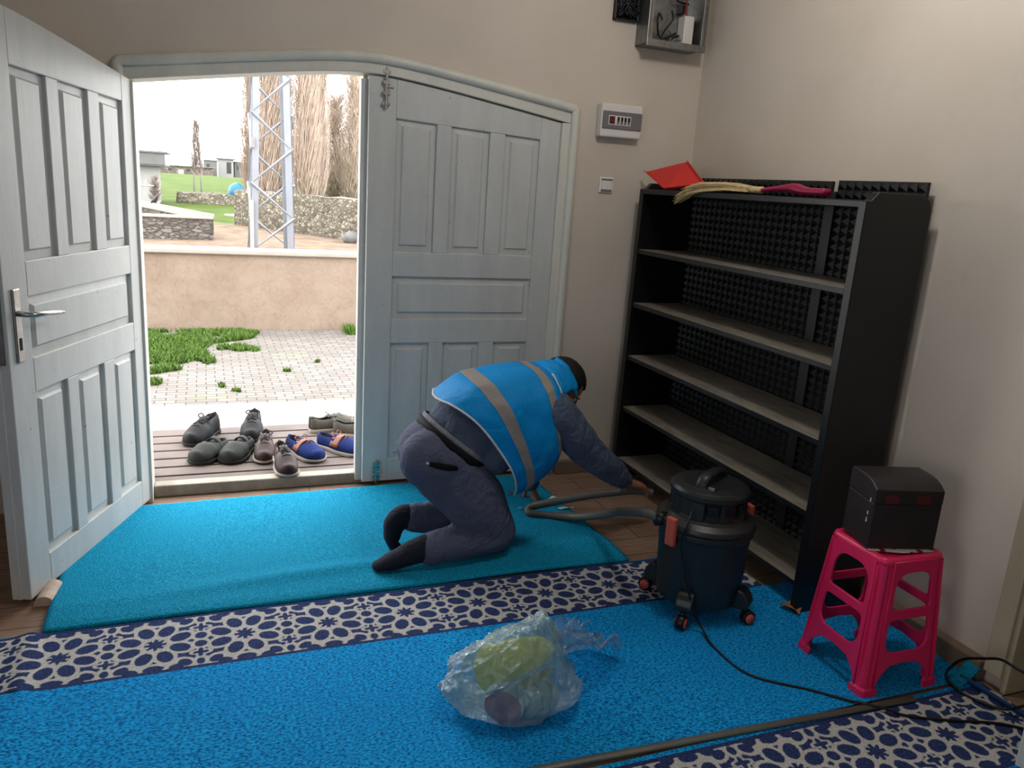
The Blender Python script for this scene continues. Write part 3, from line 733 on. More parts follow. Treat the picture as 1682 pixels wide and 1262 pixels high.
# lattice pylon
pw = 15.6
py = thing('lattice_pylon', 'tall galvanised steel lattice pylon behind the garden wall', 'pylon', (1.24, 16.0, .05))
wb, wt, Ht = .40, .30, 4.6                    # half widths bottom / top
def leg_xy(z, sx, sy):
    h = lerp(wb, wt, (z + .1) / Ht); return V((1.215 + sx * h, 16.0 + sy * h, z))
for sx in (-1, 1):
    for sy in (-1, 1):
        w = MB(); a, b = leg_xy(-.1, sx, sy), leg_xy(Ht, sx, sy); s_, t_ = .13, .014
        for dx_, dy_ in ((s_, t_), (t_, s_)):
            r = []
            for q in (a, b): r.append([q + V(o) for o in ((0, 0, 0), (-sx * dx_, 0, 0), (-sx * dx_, -sy * dy_, 0), (0, -sy * dy_, 0))])
            w.loft(r)
        w.build('corner_angle', M['galv'], py)
def brace(z0, z1, face, flip):
    if face in ('front', 'back'):
        sy = -1 if face == 'front' else 1; a, b = leg_xy(z0, -1 if flip else 1, sy), leg_xy(z1, 1 if flip else -1, sy); off = V((0, sy * .008, 0)); sd = V((0, 1, 0))
    else:
        sx = -1 if face == 'left' else 1; a, b = leg_xy(z0, sx, -1 if flip else 1), leg_xy(z1, sx, 1 if flip else -1); off = V((sx * .008, 0, 0)); sd = V((1, 0, 0))
    MB().tube([a + off, b + off], (.006, .033), 4, side=sd).build('brace', M['galv'], py)
z = .02; k = 0
while z < Ht - .3:
    for fc in ('front', 'back', 'left', 'right'):
        brace(z, z + .62, fc, (k % 2 == 0) ^ (fc in ('back', 'left')))
    z += .62; k += 1
MB().box((.845, 15.58, 1.88), (.915, 15.62, 2.06)).build('number_plate', M['greyglass'], py)
MB().box((.81, 15.55, -.1), (.88, 15.60, .95)).build('cable_guard', M['housewhite'], py)

# trees: bare poplars with upright twigs
def tree(label, x, y, z, h, rad, n, m, trunk=.12, low=.05, spread=.12, seed=1, droop=False, tw=.012, group='bare trees beyond the stone wall', stems=1, nm='bare_poplar_tree'):
    r_ = random.Random(seed); t_ = thing(nm, label, 'tree', (x, y, z), 0, group); tm = M['twig'] if nm == 'birch_tree' else m
    w = MB()
    for s_ in range(stems):
        ox = (s_ - (stems - 1) / 2) * .26
        w.tube([(x + ox, y, z - .2), (x + ox * .75, y, z + h * .4), (x + ox * .25, y, z + h * .97)], [trunk, trunk * .7, trunk * .12], 7)
    w.build('trunk', m if m != M['bark'] else M['bark'], t_, smooth=True)
    w = MB()
    for k in range(n):
        f = low + (1 - low) * r_.random() ** 1.5; a = r_.random() * 2 * PI; z0 = z + h * f * .92 - min(.9, h * .10)
        rr = rad * (1 - .75 * max(0, f - .3)) * (.35 + .75 * r_.random()) * min(1, .75 + f * 2.5); l = h * (.10 + .16 * r_.random()) * (1.1 - .4 * f)
        ox = (r_.randrange(stems) - (stems - 1) / 2) * .26 * (1 - .75 * f) if stems > 1 else 0
        p0 = V((x + ox + math.cos(a) * rr * .15, y + math.sin(a) * rr * .15, z0)); p1 = V((x + ox + math.cos(a) * rr * .75, y + math.sin(a) * rr * .75, z0 + l * .45)); p2 = V((x + ox + math.cos(a + .3) * rr, y + math.sin(a + .3) * rr, z0 + l * (1 if not droop else .3)))
        w.tube([p0, p1, p2], [tw * 1.4, tw, tw * .35], 3, cap=False)
        for q in range(3):
            c = p0.lerp(p1, .3 + .7 * r_.random()); d = V((r_.uniform(-1, 1), r_.uniform(-1, 1), 0)) * rad * .3
            w.tube([c, c + d * .6 + V((0, 0, l * .3)), c + d + V((0, 0, l * .55 * (1 if not droop else .2)))], [tw * .7, tw * .5, tw * .2], 3, cap=False)
    w.build('twigs', tm, t_, normals=False); return t_
tree('slender bare poplar just left of the pylon', 1.95, 36, .6, 9, .55, 420, M['bark'], .12, .02, seed=2)
tree('dense bare poplar seen through the lattice of the pylon, its left half', 2.62, 35, .6, 10, .80, 1000, M['bark'], .16, .02, seed=3)
tree('dense bare poplar seen through the lattice of the pylon, its right half', 3.25, 37, .6, 10, .80, 1000, M['bark'], .16, .02, seed=4)
tree('thick bare poplar standing right of the pylon', 4.02, 34.5, .6, 10, .72, 1200, M['bark'], .17, .02, seed=5)
tree('thick bare poplar nearest the white cottage', 4.62, 35.5, .6, 10.5, .55, 1100, M['bark'], .17, .02, seed=6)
tree('paler bushy bare tree in front of the white cottage', 5.75, 38, .6, 4.9, 1.15, 900, M['bark2'], .10, .05, seed=7, tw=.010)
tree('paler bare tree beside the closed door leaf', 6.45, 37, .6, 6.2, 1.0, 900, M['bark2'], .12, .05, seed=8, tw=.010)
tree('tall pale bare tree rising out of frame at the right of the doorway', 7.1, 40, .6, 9, .7, 700, M['bark2'], .14, .05, seed=9, tw=.010)
tree('thin twin stemmed white birch standing alone on the grass', -.12, 30, .42, 2.9, .17, 170, M['birch'], .032, .40, seed=10, stems=2, tw=.008, group=None, nm='birch_tree')
tree('small round beige bush at the left of the far grass', -1.19, 24.5, .42, .85, .22, 150, M['twig'], .03, .15, seed=11, tw=.006, group=None, nm='bare_bush')
# blue tarpaulin
w = MB().ball((1.245, 33, .52), (.31, .35, .44), sub=4)
for v in w.bm.verts:
    v.co += noise.noise_vector(v.co * 4) * .03
    if v.co.z < .45: v.co.z = .45
tag(w.build('tarpaulin_mound', M['tarp'], smooth=True), 'bright blue tarpaulin dome on the rubble wall', 'tarpaulin')
# bird on the wall
bd = thing('bird', 'small black bird perched on the white wall capping', 'bird', (-1.06, 21.3, .55))
w = MB()
w.tube([(-1.15, 21.3, .56), (-1.10, 21.3, .60), (-1.06, 21.3, .63), (-1.03, 21.3, .68), (-1.0, 21.3, .73), (-.985, 21.3, .745)], [.012, .04, .05, .042, .03, .012], 10)
w.tube([(-.985, 21.3, .745), (-.95, 21.3, .74)], [.010, .002], 6)
w.tube([(-1.06, 21.28, .61), (-1.06, 21.28, .545)], .007, 5); w.tube([(-1.05, 21.32, .61), (-1.05, 21.32, .545)], .007, 5)
w.build('bird_body', M['blackp'], bd, smooth=True)

# houses
def house(name, label, x0, x1, y, z0, z1, wallm, roofm, over=.25, depth=5, wins=(), doors=(), th_=.18):
    h = thing(name, label, 'house', ((x0 + x1) / 2, y, z0))
    MB().box((x0, y, z0), (x1, y + depth, z1)).build('house_wall', wallm, h)
    MB().box((x0 - over, y - over, z1), (x1 + over, y + depth + over, z1 + th_)).build('roof', roofm, h, bevel=.02)
    for a, b, c, d in wins: MB().box((a, y - .03, c), (b, y + .02, d)).build('window_opening', M['window'], h)
    for a, b, c, d in doors: MB().box((a, y - .04, c), (b, y + .02, d)).build('door_leaf', M['housewhite'], h)
    return h
house('stone_house', 'long low stone house with a flat roof on the crest of the field', -4.7, 1.5, 110, -1.6, 1.25, M['stone3'], M['housegrey'], .2, 4, [(-3.8, -3.4, .7, 1.0), (-1.7, -1.3, .7, 1.0)], [(-2.7, -2.0, -.4, .9)], .12)
house('grey_house', 'small grey rendered house between the stone house and the white house', .35, 2.0, 115, -1.6, 2.2, M['housegrey'], M['roofgrey'], .1, 4, [(.7, 1.05, 1.3, 1.8)], [], .12)
house('white_house', 'white house with a grey porch roof at the top of the grass', 2.2, 4.2, 120, -1.6, 2.55, M['housewhite'], M['roofgrey'], .3, 5, [(3.3, 3.9, .7, 2.2)], [], .15)
house('grey_house', 'grey house wing right of the white house porch', 4.35, 6.2, 121, -1.6, 2.25, M['housegrey'], M['housegrey'], .1, 5, [(4.7, 5.1, 1.3, 1.9)], [], .12)
ch = house('shed', 'white walled shed under a flat grey roof at the left edge of the view', -5.0, -1.25, 26.3, 0, 1.40, M['housewhite'], M['roofgrey'], .28, 3, [], [], .05)
MB().box((-5.28, 26.0, 1.45), (-.97, 26.06, 1.78)).build('fascia', M['housegrey'], ch)
MB().box((-5.3, 25.95, 1.78), (-.92, 29.7, 1.83)).build('roof_sheet', M['roofgrey'], ch)
cw = thing('cottage', 'white gabled cottage half hidden by the pale bare trees', 'house', (8.9, 60, .3))
MB().box((7.9, 60, 0), (10.6, 64, 1.45)).build('house_wall', M['housewhite'], cw)
MB().prism([(7.75, 1.42), (10.75, 1.42), (9.6, 1.9), (8.2, 2.45)], 59.8, 64.2, lambda u, v, k: V((u, k, v))).build('roof', M['housewhite'], cw)
MB().box((8.7, 59.96, .85), (9.3, 60.02, 1.35)).build('window_opening', M['housegrey'], cw)
MB().prism([(8.5, .3), (9.4, .3), (8.9, .7), (8.5, .75)], 59.9, 60.02, lambda u, v, k: V((u, k, v))).build('dark_hatch', M['window'], cw)

# ================================================================== SHELF AND WHAT LIES ON IT
SX, SY0, SY1, SZ = 2.055, 2.10, 3.605, 1.528
sh = thing('shoe_shelf', 'tall black open shoe shelf with dusty boards against the right wall', 'shelf', (2.2, 2.85, 0))
def side_panel(y0, y1):
    w = MB(); back = 2.348
    prof = [(SX - .012, 0), (back, 0), (back, 1.50)] + [(back - .06 + .06 * math.cos(a), 1.50 + .06 * math.sin(a)) for a in frange(0, PI / 2, 7)][1:] + [(SX + .05, 1.558), (SX + .02, SZ), (SX, SZ)]
    w.prism(prof, y0, y1, lambda u, v, k: V((u, k, v))); w.build('side_panel', M['shelf'], sh, bevel=.003)
side_panel(SY0, SY0 + .036); side_panel(SY1 - .036, SY1)
for z in (1.231, .958, .680, .402, .116):
    b = MB(); b.box((SX + .004, SY0 + .036, z - .022), (2.335, SY1 - .036, z)); o = b.build('shelf_board', [M['shelf'], M['dusty']], sh, bevel=.002)
    for p in o.data.polygons:
        if p.normal.z > .5: p.material_index = 1
MB().box((SX, SY0 + .002, SZ - .024), (2.335, SY1 - .002, SZ)).build('top_board', M['shelf'], sh, bevel=.003)
def pyramids(y0, y1, z0, z1, x, px, pz):
    w = MB(); ny = max(1, round((y1 - y0) / px)); nz = max(1, round((z1 - z0) / pz)); dy_, dz_ = (y1 - y0) / ny, (z1 - z0) / nz
    g = [[w.bm.verts.new((x, y0 + i * dy_, z0 + j * dz_)) for i in range(ny + 1)] for j in range(nz + 1)]
    for j in range(nz):
        for i in range(ny):
            c = w.bm.verts.new((x - .014, y0 + (i + .5) * dy_, z0 + (j + .5) * dz_)); q = [g[j][i], g[j][i + 1], g[j + 1][i + 1], g[j + 1][i]]
            for k in range(4): w.face([q[k], q[(k + 1) % 4], c])
    w.box((x + .0005, y0, z0), (x + .014, y1, z1)); return w.build('embossed_back_panel', M['pyramid'], sh, normals=False)
pyramids(2.14, 2.565, .02, 1.604, 2.352, .043, .0345); pyramids(2.60, 3.62, .02, 1.600, 2.352, .043, .0345)
MB().box((2.338, 2.555, .02), (2.352, 2.61, 1.56)).build('back_batten', M['shelf'], sh, bevel=.002)

# red dustpan propped on the shelf
dp_ = thing('dustpan', 'red plastic dustpan propped up at the far end of the shelf top', 'dustpan', (2.12, 3.4, SZ))
A, B, C_, D_ = V((2.09, 3.63, 1.612)), V((2.14, 3.33, 1.665)), V((2.17, 3.205, 1.562)), V((2.075, 3.40, 1.531))
nn = (B - A).cross(D_ - A).normalized(); nn = nn if nn.x < 0 else -nn
w = MB(); w.loft([[A, B, C_, D_], [p - nn * .003 for p in (A, B, C_, D_)]]); w.build('pan', M['red'], dp_, bevel=.001)
w = MB()
for a, b in ((A, D_), (D_, C_), (C_, B)):
    w.loft([[a, b, b + nn * .014, a + nn * .014], [q + (V((0, 0, .003))) for q in (a, b, b + nn * .014, a + nn * .014)]])
w.build('rim', M['red'], dp_, bevel=.001)
MB().tube([D_.lerp(C_, .5), D_.lerp(C_, .5) + V((.05, -.02, -.008)), D_.lerp(C_, .5) + V((.15, -.06, -.0))], [(.018, .008), (.014, .007), (.012, .006)], 10).build('handle', M['red'], dp_, smooth=True)
# hand broom
br = thing('hand_broom', 'straw hand broom with a raspberry pink handle lying along the shelf top', 'broom', (2.1, 2.7, SZ))
path = bez([(2.10, 2.34, 1.550), (2.10, 2.45, 1.551), (2.10, 2.52, 1.560), (2.10, 2.62, 1.556), (2.10, 2.70, 1.548)], 6)
def rr(i):
    t_ = i / (len(path) - 1); return (lerp(.022, .014, t_) + .012 * math.exp(-((t_ - .45) / .2) ** 2), lerp(.020, .012, t_) + .010 * math.exp(-((t_ - .45) / .18) ** 2))
MB().tube(path, [(rr(i)[0] * .92, rr(i)[1] * .72) for i in range(len(path))], 14, side=(1, 0, 0)).build('handle', M['maroonp'], br, smooth=True)
for y in (2.715, 2.735, 2.755): MB().tube([(2.10, y - .006, 1.548), (2.10, y + .006, 1.548)], [(.022, .014)] * 2, 12, side=(1, 0, 0)).build('binding_twine', M['straw'], br, smooth=True)
MB().tube([(2.10, 2.70, 1.548), (2.10, 2.78, 1.549)], [(.018, .011), (.024, .014)], 12, side=(1, 0, 0)).build('straw_neck', M['straw'], br, smooth=True)
w = MB(); r_ = random.Random(3)
for k in range(420):
    s_ = r_.uniform(-1, 1); h_ = r_.uniform(-1, 1); e = r_.uniform(.72, 1.0)
    q = [V((2.10 + s_ * .020, 2.77, 1.549 + h_ * .011)), V((2.098 + s_ * .036, 2.77 + .18 * e, 1.557 + h_ * .016)), V((2.085 + s_ * .048, 2.77 + .34 * e, 1.560 + h_ * .020 - .012 * e)), V((2.062 + s_ * .045, 2.77 + .47 * e, 1.540 + h_ * .022 - .055 * max(0, e - .75) * 4))]
    if q[3].x > 2.06: q[3].z = max(q[3].z, 1.531)
    w.tube(q, [.0022, .0022, .0018, .0008], 3, cap=False)
stuff(w.build('bristles', M['straw'], br, normals=False))

# ================================================================== STOOL, CHEST
so = thing('stool', 'magenta plastic stool with cut out sides beside the black shelf', 'stool', (2.045, 1.76, .009))
HS, hb, ht_ = .455, .152, .120           # height, half width at floor and at seat
cx_, cy_, rs = 2.045, 1.76, math.radians(-1.5)
def sp(x, y, z): c, s_ = math.cos(rs), math.sin(rs); return V((cx_ + c * x - s_ * y, cy_ + s_ * x + c * y, .009 + z))
def shape2d(outer, holes, thick):
    cu = D.curves.new('tmp', 'CURVE'); cu.dimensions = '2D'; cu.fill_mode = 'BOTH'; cu.extrude = thick / 2; cu.bevel_depth = .0018; cu.bevel_resolution = 1
    for pts in [outer] + holes:
        sp_ = cu.splines.new('POLY'); sp_.points.add(len(pts) - 1); sp_.use_cyclic_u = True
        for q, p in zip(sp_.points, pts): q.co = (p[0], p[1], 0, 1)
    o = D.objects.new('tmp', cu); COL.objects.link(o); bpy.context.view_layer.update()
    me = bpy.data.meshes.new_from_object(o.evaluated_get(bpy.context.evaluated_depsgraph_get())); D.objects.remove(o); return me
def round_poly(pts, r, n=6):
    out = []
    for i, p in enumerate(pts):
        p = V((*p, 0)); a = V((*pts[i - 1], 0)); b = V((*pts[(i + 1) % len(pts)], 0)); ri_ = r[i] if isinstance(r, (list, tuple)) else r
        da, db = (a - p), (b - p); k = min(ri_, da.length * .48, db.length * .48); pa, pb = p + da.normalized() * k, p + db.normalized() * k
        for t_ in frange(0, 1, n): out.append(tuple(((1 - t_) ** 2 * pa + 2 * t_ * (1 - t_) * p + t_ * t_ * pb)[:2]))
    return out
def hw_(z): return lerp(hb, ht_, z / HS)
ed = .032
arch_b = [(-.5, 0)]
outer = [(-hw_(.03) + .040, .031), (-hw_(.06) + ed + .022, .066), (-.06, .098), (0, .105), (.06, .098), (hw_(.06) - ed - .022, .066), (hw_(.03) - .040, .031), (hw_(.03) - .038, .03), (ht_ - .036, HS - .012), (-ht_ + .036, HS - .012), (-hw_(.03) + .038, .03)]
up_h = round_poly([(-.079, .282), (-.074, .408), (.074, .408), (.079, .282)], [.02, .085, .085, .02], 9)
lo_h = round_poly([(-.090, .138), (-.083, .254), (.083, .254), (.090, .138)], [.078, .02, .02, .078], 9)
pm = shape2d(outer, [up_h, lo_h], .0055)
for i in range(4):
    a = i * PI / 2; c, s_ = round(math.cos(a)), round(math.sin(a))
    me = pm.copy()
    for v in me.vertices:
        u, z, d = v.co.x, v.co.y, v.co.z; off = hw_(z) + d
        v.co = sp(u * c - (-off) * s_ * 1.0, u * s_ + (-off) * c, z)
    me.materials.clear(); me.materials.append(M['magenta'])
    o = D.objects.new('side_panel', me); COL.objects.link(o); o.parent = so; o.matrix_parent_inverse = PINV[so]
for sx in (-1, 1):
    for sy in (-1, 1):
        w = MB(); rings = []
        for z, gw in [(.0, 1.25), (.022, 1.25), (.03, 1.0), (.12, 1), (.25, 1), (.36, 1), (HS - .02, .9)]:
            h = hw_(z) + (.004 if z < .03 else 0); L = .042 * gw + (.008 if z < .03 else 0); g = .008 if .03 < z < HS - .02 else 0
            # fluted corner: an L with two grooves, rounded outside
            p2 = [(h - L, h), (h - L * .66, h), (h - L * .58, h - g), (h - L * .42, h - g), (h - L * .34, h), (h - .008, h - .001), (h - .001, h - .008), (h, h - L * .34), (h - g, h - L * .42), (h - g, h - L * .58), (h, h - L * .66), (h, h - L), (h - .009, h - L), (h - .012, h - .012), (h - L, h - .009)]
            rings.append([sp(sx * x, sy * y, z) for x, y in p2])
        w.loft(rings, cap=False); w.build('leg', M['magenta'], so, smooth=False, bevel=.0015, solid=0)
w = MB(); q = [(-ht_, -ht_), (ht_, -ht_), (ht_, ht_), (-ht_, ht_)]
def seat_ring(k, z): return [sp(x * k, y * k, z) for x, y in round_poly(q, .03, 7)]
w.loft([seat_ring(1.015, HS - .03), seat_ring(1.02, HS - .012), seat_ring(.995, HS - .003), seat_ring(.95, HS), seat_ring(.86, HS), seat_ring(.82, HS - .006), seat_ring(.1, HS - .006)])
w.build('seat', M['magenta'], so, smooth=True)
sz = .009 + HS + .0005
# sheet of dotted paper
tp = NT('dotted_paper'); tp.set(.8, 0, .2); vo = tp.n('ShaderNodeTexVoronoi', feature='F1'); vo.inputs['Scale'].default_value = 26; vo.inputs['Randomness'].default_value = .35; tp.l(tp.coords(), vo.inputs['Vector'])
tp.base(tp.ramp(vo.outputs['Distance'], [(.26, rgb(150, 20, 60)), (.3, rgb(226, 222, 218))]))
rc = math.radians(-15.5); cb_ = V((2.043, 1.765, sz))
def cp(x, y, z): c, s_ = math.cos(rc), math.sin(rc); return cb_ + V((c * x - s_ * y, s_ * x + c * y, z))
w = MB(); g = [cp(x, y, .0005) for x, y in ((-.104, -.082), (0, -.098), (.108, -.086), (.10, .07), (-.102, .074))]; w.loft([g, [p + V((0, 0, .003)) for p in g]])
tag(w.build('paper_sheet', tp.m), 'white paper with dark red spots under the black box on the stool', 'paper')
chs = thing('box', 'scuffed black box with a sloped lid front standing on the magenta stool', 'box', (cb_.x, cb_.y, sz + .004))
def chz(u, v, k): return cp(k, u, v + .0042)
body = [(-.078, 0), (.078, 0), (.078, .15), (-.078, .15)]
MB().prism([(-.078, 0), (.078, 0), (.078, .1495), (-.078, .1495)], -.112, .112, chz).build('box_body', M['chest'], chs, bevel=.003)
MB().prism([(-.0785, .150), (.0785, .150), (.0785, .217), (.068, .223), (-.005, .223), (-.03, .220), (-.055, .211), (-.0785, .196)], -.1125, .1125, chz).build('lid', M['chest'], chs, bevel=.003)
for x in (-.055, .05):
    w = MB(); g = [(-.026, .152), (.022, .152), (.024, .168), (.012, .180), (-.026, .180)]
    w.prism([(x + a, b) for a, b in g], -.0805, -.0785, lambda u, v, k: cp(u, k, v + .004)); w.build('red_patch', M['maroon'], chs)
for y_, z_, h_ in ((-.058, .15, .012), (-.054, .105, .012), (-.053, .08, .016)):
    w = MB(); w.prism([(y_, z_), (y_ + .005, z_), (y_ + .004, z_ + h_), (y_ + .001, z_ + h_)], -.1138, -.1120, chz); w.build('paint_chip', M['white'], chs)

# ================================================================== VACUUM CLEANER
vc = thing('vacuum_cleaner', 'black drum vacuum cleaner with orange latches and casters in front of the shelf', 'vacuum cleaner', (1.69, 2.25, .009))
vx, vy = 1.695, 2.25
def vp(x, y, z): return V((vx + x, vy + y, z))
Tv = Matrix.Translation((vx, vy, 0))
MB().lathe([(.0, .062), (.135, .062), (.150, .07), (.156, .09), (.158, .16), (.163, .28), (.167, .325), (.175, .333), (.175, .352), (.168, .356), (.0, .356)], 48, mx=Tv).build('drum', M['vac'], vc, smooth=True, bevel=.002)
MB().lathe([(.0, .356), (.176, .356), (.180, .362), (.176, .378), (.150, .392), (.146, .40), (.0, .40)], 48, mx=Tv).build('lid_rim', M['vac'], vc, smooth=True, bevel=.002)
w = MB(); rings = []
for z, r, rib in [(.398, .140, 0), (.408, .140, 1), (.44, .139, 1), (.466, .138, 1), (.474, .142, 0), (.490, .142, 0), (.502, .134, 0), (.510, .10, 0), (.512, .02, 0)]:
    ring = []
    for k in range(96):
        a = 2 * PI * k / 96; d = .012 if rib and (k % 12) in (2, 3, 4, 5, 6, 7) else 0
        ring.append(vp((r - d) * math.cos(a), (r - d) * math.sin(a), z))
    rings.append(ring)
w.loft(rings); w.build('motor_head', M['vac'], vc, bevel=.0015)
w = MB(); w.tube(bez([(vx - .07, vy - .04, .505), (vx - .05, vy - .03, .535), (vx + .01, vy, .545), (vx + .06, vy + .03, .535), (vx + .075, vy + .04, .505)], 5), [(.022, .011)] * 21, 10, side=(.5, -.85, 0)); w.build('carry_handle', M['vac'], vc, smooth=True)
MB().box((-.025, -.012, .508), (.005, .012, .523), Tv @ Matrix.Rotation(.5, 4, 'Z') @ Matrix.Translation((-.075, -.05, 0))).build('power_switch', M['chrome'], vc, bevel=.003)
for k in range(3):
    a = math.radians(-118 + 26 * k); MB().box((.128, -.020, .425), (.141, .020, .462), Tv @ Matrix.Rotation(a, 4, 'Z')).build('vent_block', M['blackp'], vc, bevel=.003)
for a in (math.radians(196), math.radians(-2)):
    lt = MB().box((.176, -.020, .30), (.196, .020, .405), Tv @ Matrix.Rotation(a, 4, 'Z')).build('latch', M['orange'], vc, bevel=.005)
    MB().box((.166, -.014, .315), (.178, .014, .335), Tv @ Matrix.Rotation(a, 4, 'Z')).build('latch_pivot', M['blackp'], lt, bevel=.002)
for a in (math.radians(-138), math.radians(-55), math.radians(128), math.radians(48)):
    Ta = Tv @ Matrix.Rotation(a, 4, 'Z')
    cst = MB()
    prof = [(.115, .066), (.182, .066), (.200, .075), (.205, .095), (.196, .118), (.178, .138), (.158, .142), (.15, .10)]
    cst.prism(prof, -.030, .030, lambda u, v, k: Ta @ V((u, k, v))); cs = cst.build('caster_bracket', M['vac'], vc, bevel=.006)
    MB().tube([Ta @ V((.188, 0, .072)), Ta @ V((.188, 0, .045))], .009, 10).build('caster_stem', M['blackp'], cs, smooth=True)
    ang = a * 1.7
    ax_ = V((math.cos(ang), math.sin(ang), 0)); wc = Ta @ V((.200, 0, .036))
    MB().tube([wc - ax_ * .016, wc - ax_ * .013, wc + ax_ * .013, wc + ax_ * .016], [.022, .026, .026, .022], 20).build('caster_wheel', M['blackp'], cs, smooth=True)
    MB().tube([wc - ax_ * .019, wc + ax_ * .019], .018, 16).build('wheel_cap', M['orange'], cs, smooth=True)
hp = bez([(vx - .168, vy + .03, .365), (1.49, 2.35, .362), (1.545, 2.62, .245), (1.575, 2.85, .13), (1.55, 3.0, .060), (1.47, 3.09, .034), (1.395, 3.125, .034), (1.375, 3.15, .040), (1.40, 3.155, .06), (1.46, 3.115, .088), (1.608, 3.05, .136), (1.763, 2.99, .168), (1.835, 2.962, .178), (1.90, 2.94, .17)], 14)
w = MB(); w.tube(hp, [.0175 + (.0016 if i % 2 else 0) for i in range(len(hp))], 12); w.build('hose', M['hose'], vc, smooth=True)
MB().tube([V((vx - .150, vy + .028, .365)), V((vx - .195, vy + .036, .365))], .026, 16).build('hose_socket', M['blackp'], vc, smooth=True)
cpth = bez([vp(-.13, -.09, .44), vp(-.165, -.12, .40), vp(-.17, -.105, .33), vp(-.145, -.125, .2), vp(-.115, -.15, .09), (1.605, 2.07, .03), (1.593, 1.98, .0135), (1.613, 1.811, .0135), (1.754, 1.689, .0135), (1.83, 1.612, .016), (1.90, 1.545, .022), (1.96, 1.50, .0125), (2.075, 1.445, .0125), (2.213, 1.39, .0125), (2.30, 1.32, .0125)], 8)
MB().tube(cpth, .0042, 8).build('power_cord', M['cord'], vc, smooth=True)
lp = bez([(2.33, 1.30, .16), (2.275, 1.40, .175), (2.27, 1.46, .176), (2.27, 1.51, .150), (2.265, 1.585, .098), (2.25, 1.615, .03), (2.235, 1.565, .0135), (2.25, 1.49, .0135), (2.285, 1.43, .02), (2.30, 1.385, .06), (2.335, 1.33, .11)], 8)
tag(MB().tube(lp, .0045, 8).build('cable_loop', M['cord'], smooth=True), 'stiff loop of black cable standing by the casing of the side doorway', 'cable')
tag(MB().tube(bez([(2.30, 1.60, .02), (2.312, 1.55, .018), (2.322, 1.46, .016), (2.326, 1.38, .016), (2.33, 1.28, .016)], 6), [(.010, .006)] * 25, 8).build('blue_tube', M['bluehose'], smooth=True), 'short flat blue tube lying across the star border by the side doorway', 'tube')

# ================================================================== CARRIER BAG AND ITS CONTENTS
BAGX = [(-.20, .08), (-.175, .13), (-.125, .178), (-.02, .21), (.05, .262), (.088, .305), (.115, .272), (.15, .17), (.185, .12), (.21, .08)]
def bag_h(x):
    for (a, ha), (b, hb_) in zip(BAGX[:-1], BAGX[1:]):
        if a <= x <= b: return lerp(ha, hb_, (x - a) / (b - a))
    return .08
def bag_pt(d):
    """d unit direction on a sphere -> crumpled bag surface"""
    q = d * 1.7
    rid = 0
    for f, a in ((1.1, .34), (2.6, .22), (5.5, .10)):
        n_ = noise.noise(V((q.x * f + 3, q.y * f + 1, q.z * f * .55 + f))); rid += ((1 - abs(n_)) ** 5 - .45) * a * (1 if f < 2 else (.25 + .75 * smooth01((d.z + .2) / .7)))
    k = 1 + rid * .50
    bx_, by_ = d.x * .200 * k, d.y * .150 * k
    if d.z >= 0:
        hh = bag_h(bx_ * .92); z = .075 + (hh - .075) * (d.z ** .8) * (1 + rid * .30)
        by_ *= 1 - .22 * d.z
    else: z = .075 + d.z * .115
    z = max(z, 0)
    c, s_ = math.cos(-.22), math.sin(-.22)
    return V((.815 + c * bx_ - s_ * by_, 1.900 + s_ * bx_ + c * by_, z + .0115))
bg_ = thing('carrier_bag', 'crumpled pale blue see-through carrier bag of shopping standing on the blue carpet', 'plastic bag', (.885, 1.935, .011))
w = MB(); bmesh.ops.create_icosphere(w.bm, subdivisions=6, radius=1)
for v in w.bm.verts: v.co = bag_pt(v.co.normalized())
w.build('bag_film', M['poly'], bg_, smooth=True)
def ribbon(pts, wd0, name, seed):
    w = MB(); p = bez(pts, 8); n = len(p); r_ = random.Random(seed); rows = []
    for i, q in enumerate(p):
        tg = (p[min(i + 1, n - 1)] - p[max(i - 1, 0)]).normalized(); sd = tg.cross(V((0, 0, 1)) + V((.3, .5, 0))).normalized(); f = wd0(i / (n - 1))
        row = []
        for k in range(9):
            s_ = (k / 8 - .5) * 2; row.append(q + sd * s_ * f + V((0, 0, .018 * math.sin(s_ * 7 + i * .4) * f / .05)) + noise.noise_vector(q * 14 + sd * s_) * .008)
        rows.append(row)
    for row in rows:
        for v in row: v.z = max(v.z, .012)
    w.loft(rows, cap=False, closed=False); return w.build(name, M['poly'], bg_, smooth=True)
ribbon([(.93, 1.90, .20), (1.02, 1.93, .17), (1.11, 1.98, .125), (1.19, 2.03, .085), (1.215, 2.05, .03)], lambda t_: .085 - .035 * t_, 'bag_handle', 1)
ribbon([(.93, 1.97, .19), (1.02, 2.03, .14), (1.09, 2.09, .12), (1.15, 2.12, .09)], lambda t_: .070 - .025 * t_, 'bag_handle', 2)
ribbon([(.70, 1.80, .12), (.78, 1.79, .155), (.87, 1.80, .185), (.97, 1.84, .20), (1.08, 1.92, .165)], lambda t_: .014 + .016 * t_, 'rolled_edge', 3)
